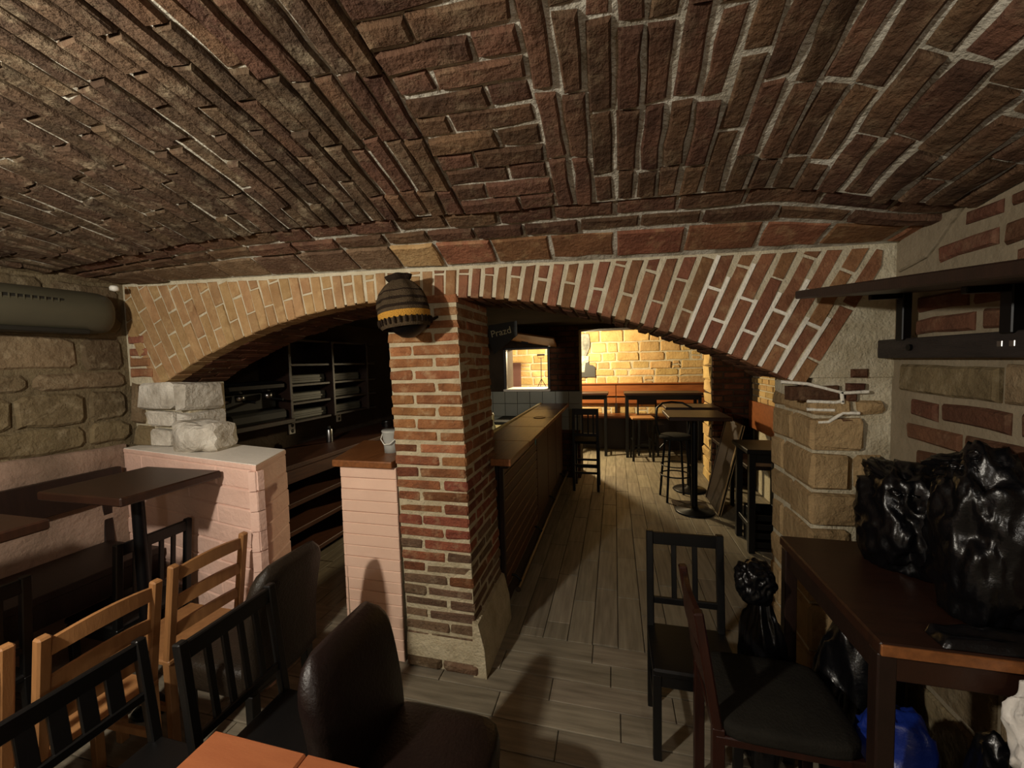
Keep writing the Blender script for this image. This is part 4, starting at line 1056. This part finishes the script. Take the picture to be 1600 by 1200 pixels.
def side_chair(label):
    t = thing('wooden_chair', label, 'chair'); w_, d, seat, top = .34, .42, .52, .89
    for ax in (-1, 1):
        beam((ax*.15, -d/2+.02, 0), (ax*.15, -d/2+.02, seat), .036, .036).build('leg', 'wood_brown', t)
        beam((ax*.15, -d/2+.02, seat-.02), (ax*.15, -d/2-.04, top), .034, .03, .005).build('back_post', 'wood_brown', t)
        beam((ax*.15, d/2-.03, 0), (ax*.15, d/2-.03, seat-.03), .036, .036).build('leg', 'wood_brown', t)
    arched_slat(.29, top-.12, top-.02, .012, -d/2-.03).build('back_slat', 'wood_brown', t, fix=True)
    arched_slat(.29, top-.25, top-.19, .012, -d/2-.008).build('back_slat', 'wood_brown', t, fix=True)
    MB().bbox(-.17, .17, -d/2+.01, d/2, seat-.05, seat-.02, .004).build('seat_frame', 'wood_brown', t)
    cushion(.36, .41, .06).xf(Matrix.Translation((0, .01, seat-.03))).build('seat_pad', 'fabric_dark', t)
    return t
place(side_chair('brown wooden chair with dark padded seat drawn up to the table of bags'), .50, 1.50, -90)
# tables on the left
high_table((-2.325, 1.46, 0), .53, .46, 1.155, 'dark high table on a post against the pink half wall', 'wood_table', pole=(.057, -.035), rb=.08, rp=.026)
high_table((-2.34, .76, 0), .56, .50, 1.155, 'dark high table beside the bench away from the half wall', 'wood_table', pole=(.06, -.10), rb=.08, rp=.026)
wb = thing('wall_bench', 'dark wooden bench with plank backrest along the left wall', 'bench', (-2.95, 1.0, 0))
def WB(s): s.V = [v-Vector((-2.95, 1.0, 0)) for v in s.V]; return s
WB(MB().bbox(-3.10, -3.06, -1.0, 1.85, .90, 1.095, .004)).build('backrest', 'wood_dark', wb)
WB(MB().bbox(-3.10, -2.66, -1.0, 1.78, .60, .64, .004)).build('seat', 'wood_dark', wb)
WB(MB().bbox(-2.70, -2.675, -1.0, 1.78, .475, .60, .004)).build('apron', 'wood_dark', wb)  # dark apron added; stands for seat thickness plus the shadow under it
for y in (-.9, .2, 1.1, 1.76):
    WB(MB().bbox(-2.76, -2.72, y, y+.04, 0, .60, .003)).build('leg', 'wood_dark', wb)
    WB(MB().bbox(-3.115, -3.10, y, y+.05, .0, 1.08, .003)).build('upright', 'wood_dark', wb)
# orange table
ot = thing('dining_table', 'bright orange-brown wooden table beside the padded chair', 'table', (-.5, .46, 0))
MB().bbox(-.53, -.245, -.33, .325, .715, .75, .005).build('leaf', 'wood_orange', ot)
MB().bbox(-.242, .42, -.33, .325, .715, .75, .005).build('leaf', 'wood_orange', ot)
for ax in (-.49, .38):
    for ay in (-.29, .285): MB().bbox(ax-.025, ax+.025, ay-.025, ay+.025, 0, .715, .004).build('leg', 'wood_orange', ot)
for ay in (-.29, .285): MB().bbox(-.49, .38, ay-.012, ay+.012, .63, .715, .003).build('apron', 'wood_orange', ot)
# right table with bags
rt_ = thing('bag_table', 'dark brown wooden table against the right wall piled with black bags', 'table', (.875, 1.53, 0))
MB().bbox(-.215, .212, -.325, .335, .912, .95, .005).build('tabletop', 'wood_table', rt_)
MB().bbox(-.205, .20, -.31, -.285, .84, .912, .004).build('apron', 'wood_table', rt_)
tag(MB().bbox(-.215, .212, -.332, -.324, .918, .948, .002).build('edge_strip', 'wood_bar', rt_), 'worn lighter edge strip')
MB().bbox(-.205, -.18, -.285, .31, .84, .912, .004).build('apron', 'wood_dark', rt_)
for ax in (-.19, .18):
    for ay in (-.29, .30): MB().bbox(ax-.022, ax+.022, ay-.022, ay+.022, 0, .912, .004).build('leg', 'wood_dark', rt_)
def bag_mesh(rx, ry, rz_, seed, fold=.16, neck=None, sub=5, flat=True):
    bm = bmesh.new(); bmesh.ops.create_icosphere(bm, subdivisions=sub, radius=1)
    off = Vector((seed*3.1, seed*1.7, seed*2.3))
    for v in bm.verts:
        n = v.co.normalized()
        k = 1.0
        r1 = mn.noise(n*1.4+off); r2 = 1-abs(mn.noise(n*2.3+off*2))*2; r3 = 1-abs(mn.noise(Vector((n.x*5, n.y*5, n.z*3.2))+off))*2; r4 = 1-abs(mn.noise(n*10+off))*2
        k += fold*(r1*1.3+r2*.75+r3*.34+r4*.12-.6)
        p = Vector((math.copysign(abs(n.x)**.85, n.x)*rx, math.copysign(abs(n.y)**.85, n.y)*ry, n.z*rz_))*k
        if neck and n.z > .55:
            f = (n.z-.55)/.45; p.x *= 1-.72*f; p.y *= 1-.72*f; p.z += neck*f*f
        if flat and p.z < -rz_*.78: p.z = -rz_*.78+(p.z+rz_*.78)*.05
        v.co = p+Vector((0, 0, rz_*.80))
    s = MB(); bm.verts.index_update(); s.add([v.co for v in bm.verts], [tuple(v.index for v in f.verts) for f in bm.faces], True); bm.free(); return s
b1 = thing('rubbish_bag', 'big glossy black rubbish bag slumped on the brown table', 'bag', (.975, 1.66, .95))
bag_mesh(.112, .145, .205, 1.3, .22).build('bag_body', 'black_plastic_film', b1)
bag_mesh(.05, .12, .035, 2.9, .3, flat=False).xf(Matrix.Translation((-.035, .02, .285)) @ Matrix.Rotation(.25, 4, 'X')).build('gathered_top', 'black_plastic_film', b1)
b2 = thing('rubbish_bag', 'knotted black rubbish bag leaning behind the big bag on the table', 'bag', (.99, 1.385, .95))
bag_mesh(.095, .11, .25, 5.2, .2).build('bag_body', 'black_plastic_film', b2)
bag_mesh(.06, .10, .04, 8.8, .35, flat=False).xf(Matrix.Translation((.0, .05, .385)) @ Matrix.Rotation(-.3, 4, 'X')).build('gathered_top', 'black_plastic_film', b2)
b3 = thing('plastic_sheet', 'folded black plastic film lying flat at the front of the brown table', 'film', (.93, 1.25, .95))
s = MB(); V = []; Fc = []; nx, ny = 26, 14
for j in range(ny+1):
    for i in range(nx+1):
        x = -.13+.26*i/nx; y = -.036+.072*j/ny
        z = .014+.018*abs(math.sin(y*55+x*6))*(.4+.6*math.sin(PI*i/nx))+.006*mn.noise(Vector((x*30, y*30, 3)))
        if i in (0, nx) or j in (0, ny): z = .001
        V.append((x, y, z))
for j in range(ny):
    for i in range(nx): a = j*(nx+1)+i; Fc.append((a, a+1, a+nx+2, a+nx+1))
k = len(V); V += [(-.13, -.036, .0), (.13, -.036, .0), (.13, .036, .0), (-.13, .036, .0)]; Fc.append((k+3, k+2, k+1, k))
s.add(V, Fc, True).build('sheet', 'black_plastic_film', b3)
b4 = thing('rubbish_bag', 'tall black rubbish bag on the floor between brown chair and table', 'bag', (.575, 1.79, 0))
bag_mesh(.075, .085, .42, 7.7, .16, neck=.02).build('bag_body', 'black_plastic_film', b4)
bag_mesh(.07, .07, .08, 3.3, .2, flat=False).xf(Matrix.Translation((-.03, .0, .72))).build('gathered_top', 'black_plastic_film', b4)
b5 = thing('blue_bag', 'blue plastic bag on the floor under the brown table', 'bag', (.83, 1.43, 0))
bag_mesh(.12, .11, .33, 9.1, .15).build('bag_body', 'blue_film', b5)
b7 = thing('rubbish_bag', 'full black rubbish bag on the floor under the brown table', 'bag', (.86, 1.70, 0))
bag_mesh(.12, .12, .40, 6.1, .14).build('bag_body', 'black_plastic_film', b7)
b8 = thing('rubbish_bag', 'slack black rubbish bag on the floor between blue bag and wall', 'bag', (.935, 1.205, 0))
bag_mesh(.08, .10, .40, 2.2, .13).build('bag_body', 'black_plastic_film', b8)
b6 = thing('white_bag', 'white plastic bag hanging from the front edge of the brown table', 'bag', (.975, 1.155, .70))
bag_mesh(.075, .045, .14, 4.4, .2, flat=False).build('bag_body', 'white_film', b6)
MB().tube([(-.03, .0, .20), (-.025, .02, .25), (.0, .055, .253), (.03, .02, .245), (.03, .0, .20)], .006, 8).build('handle', 'white_film', b6)
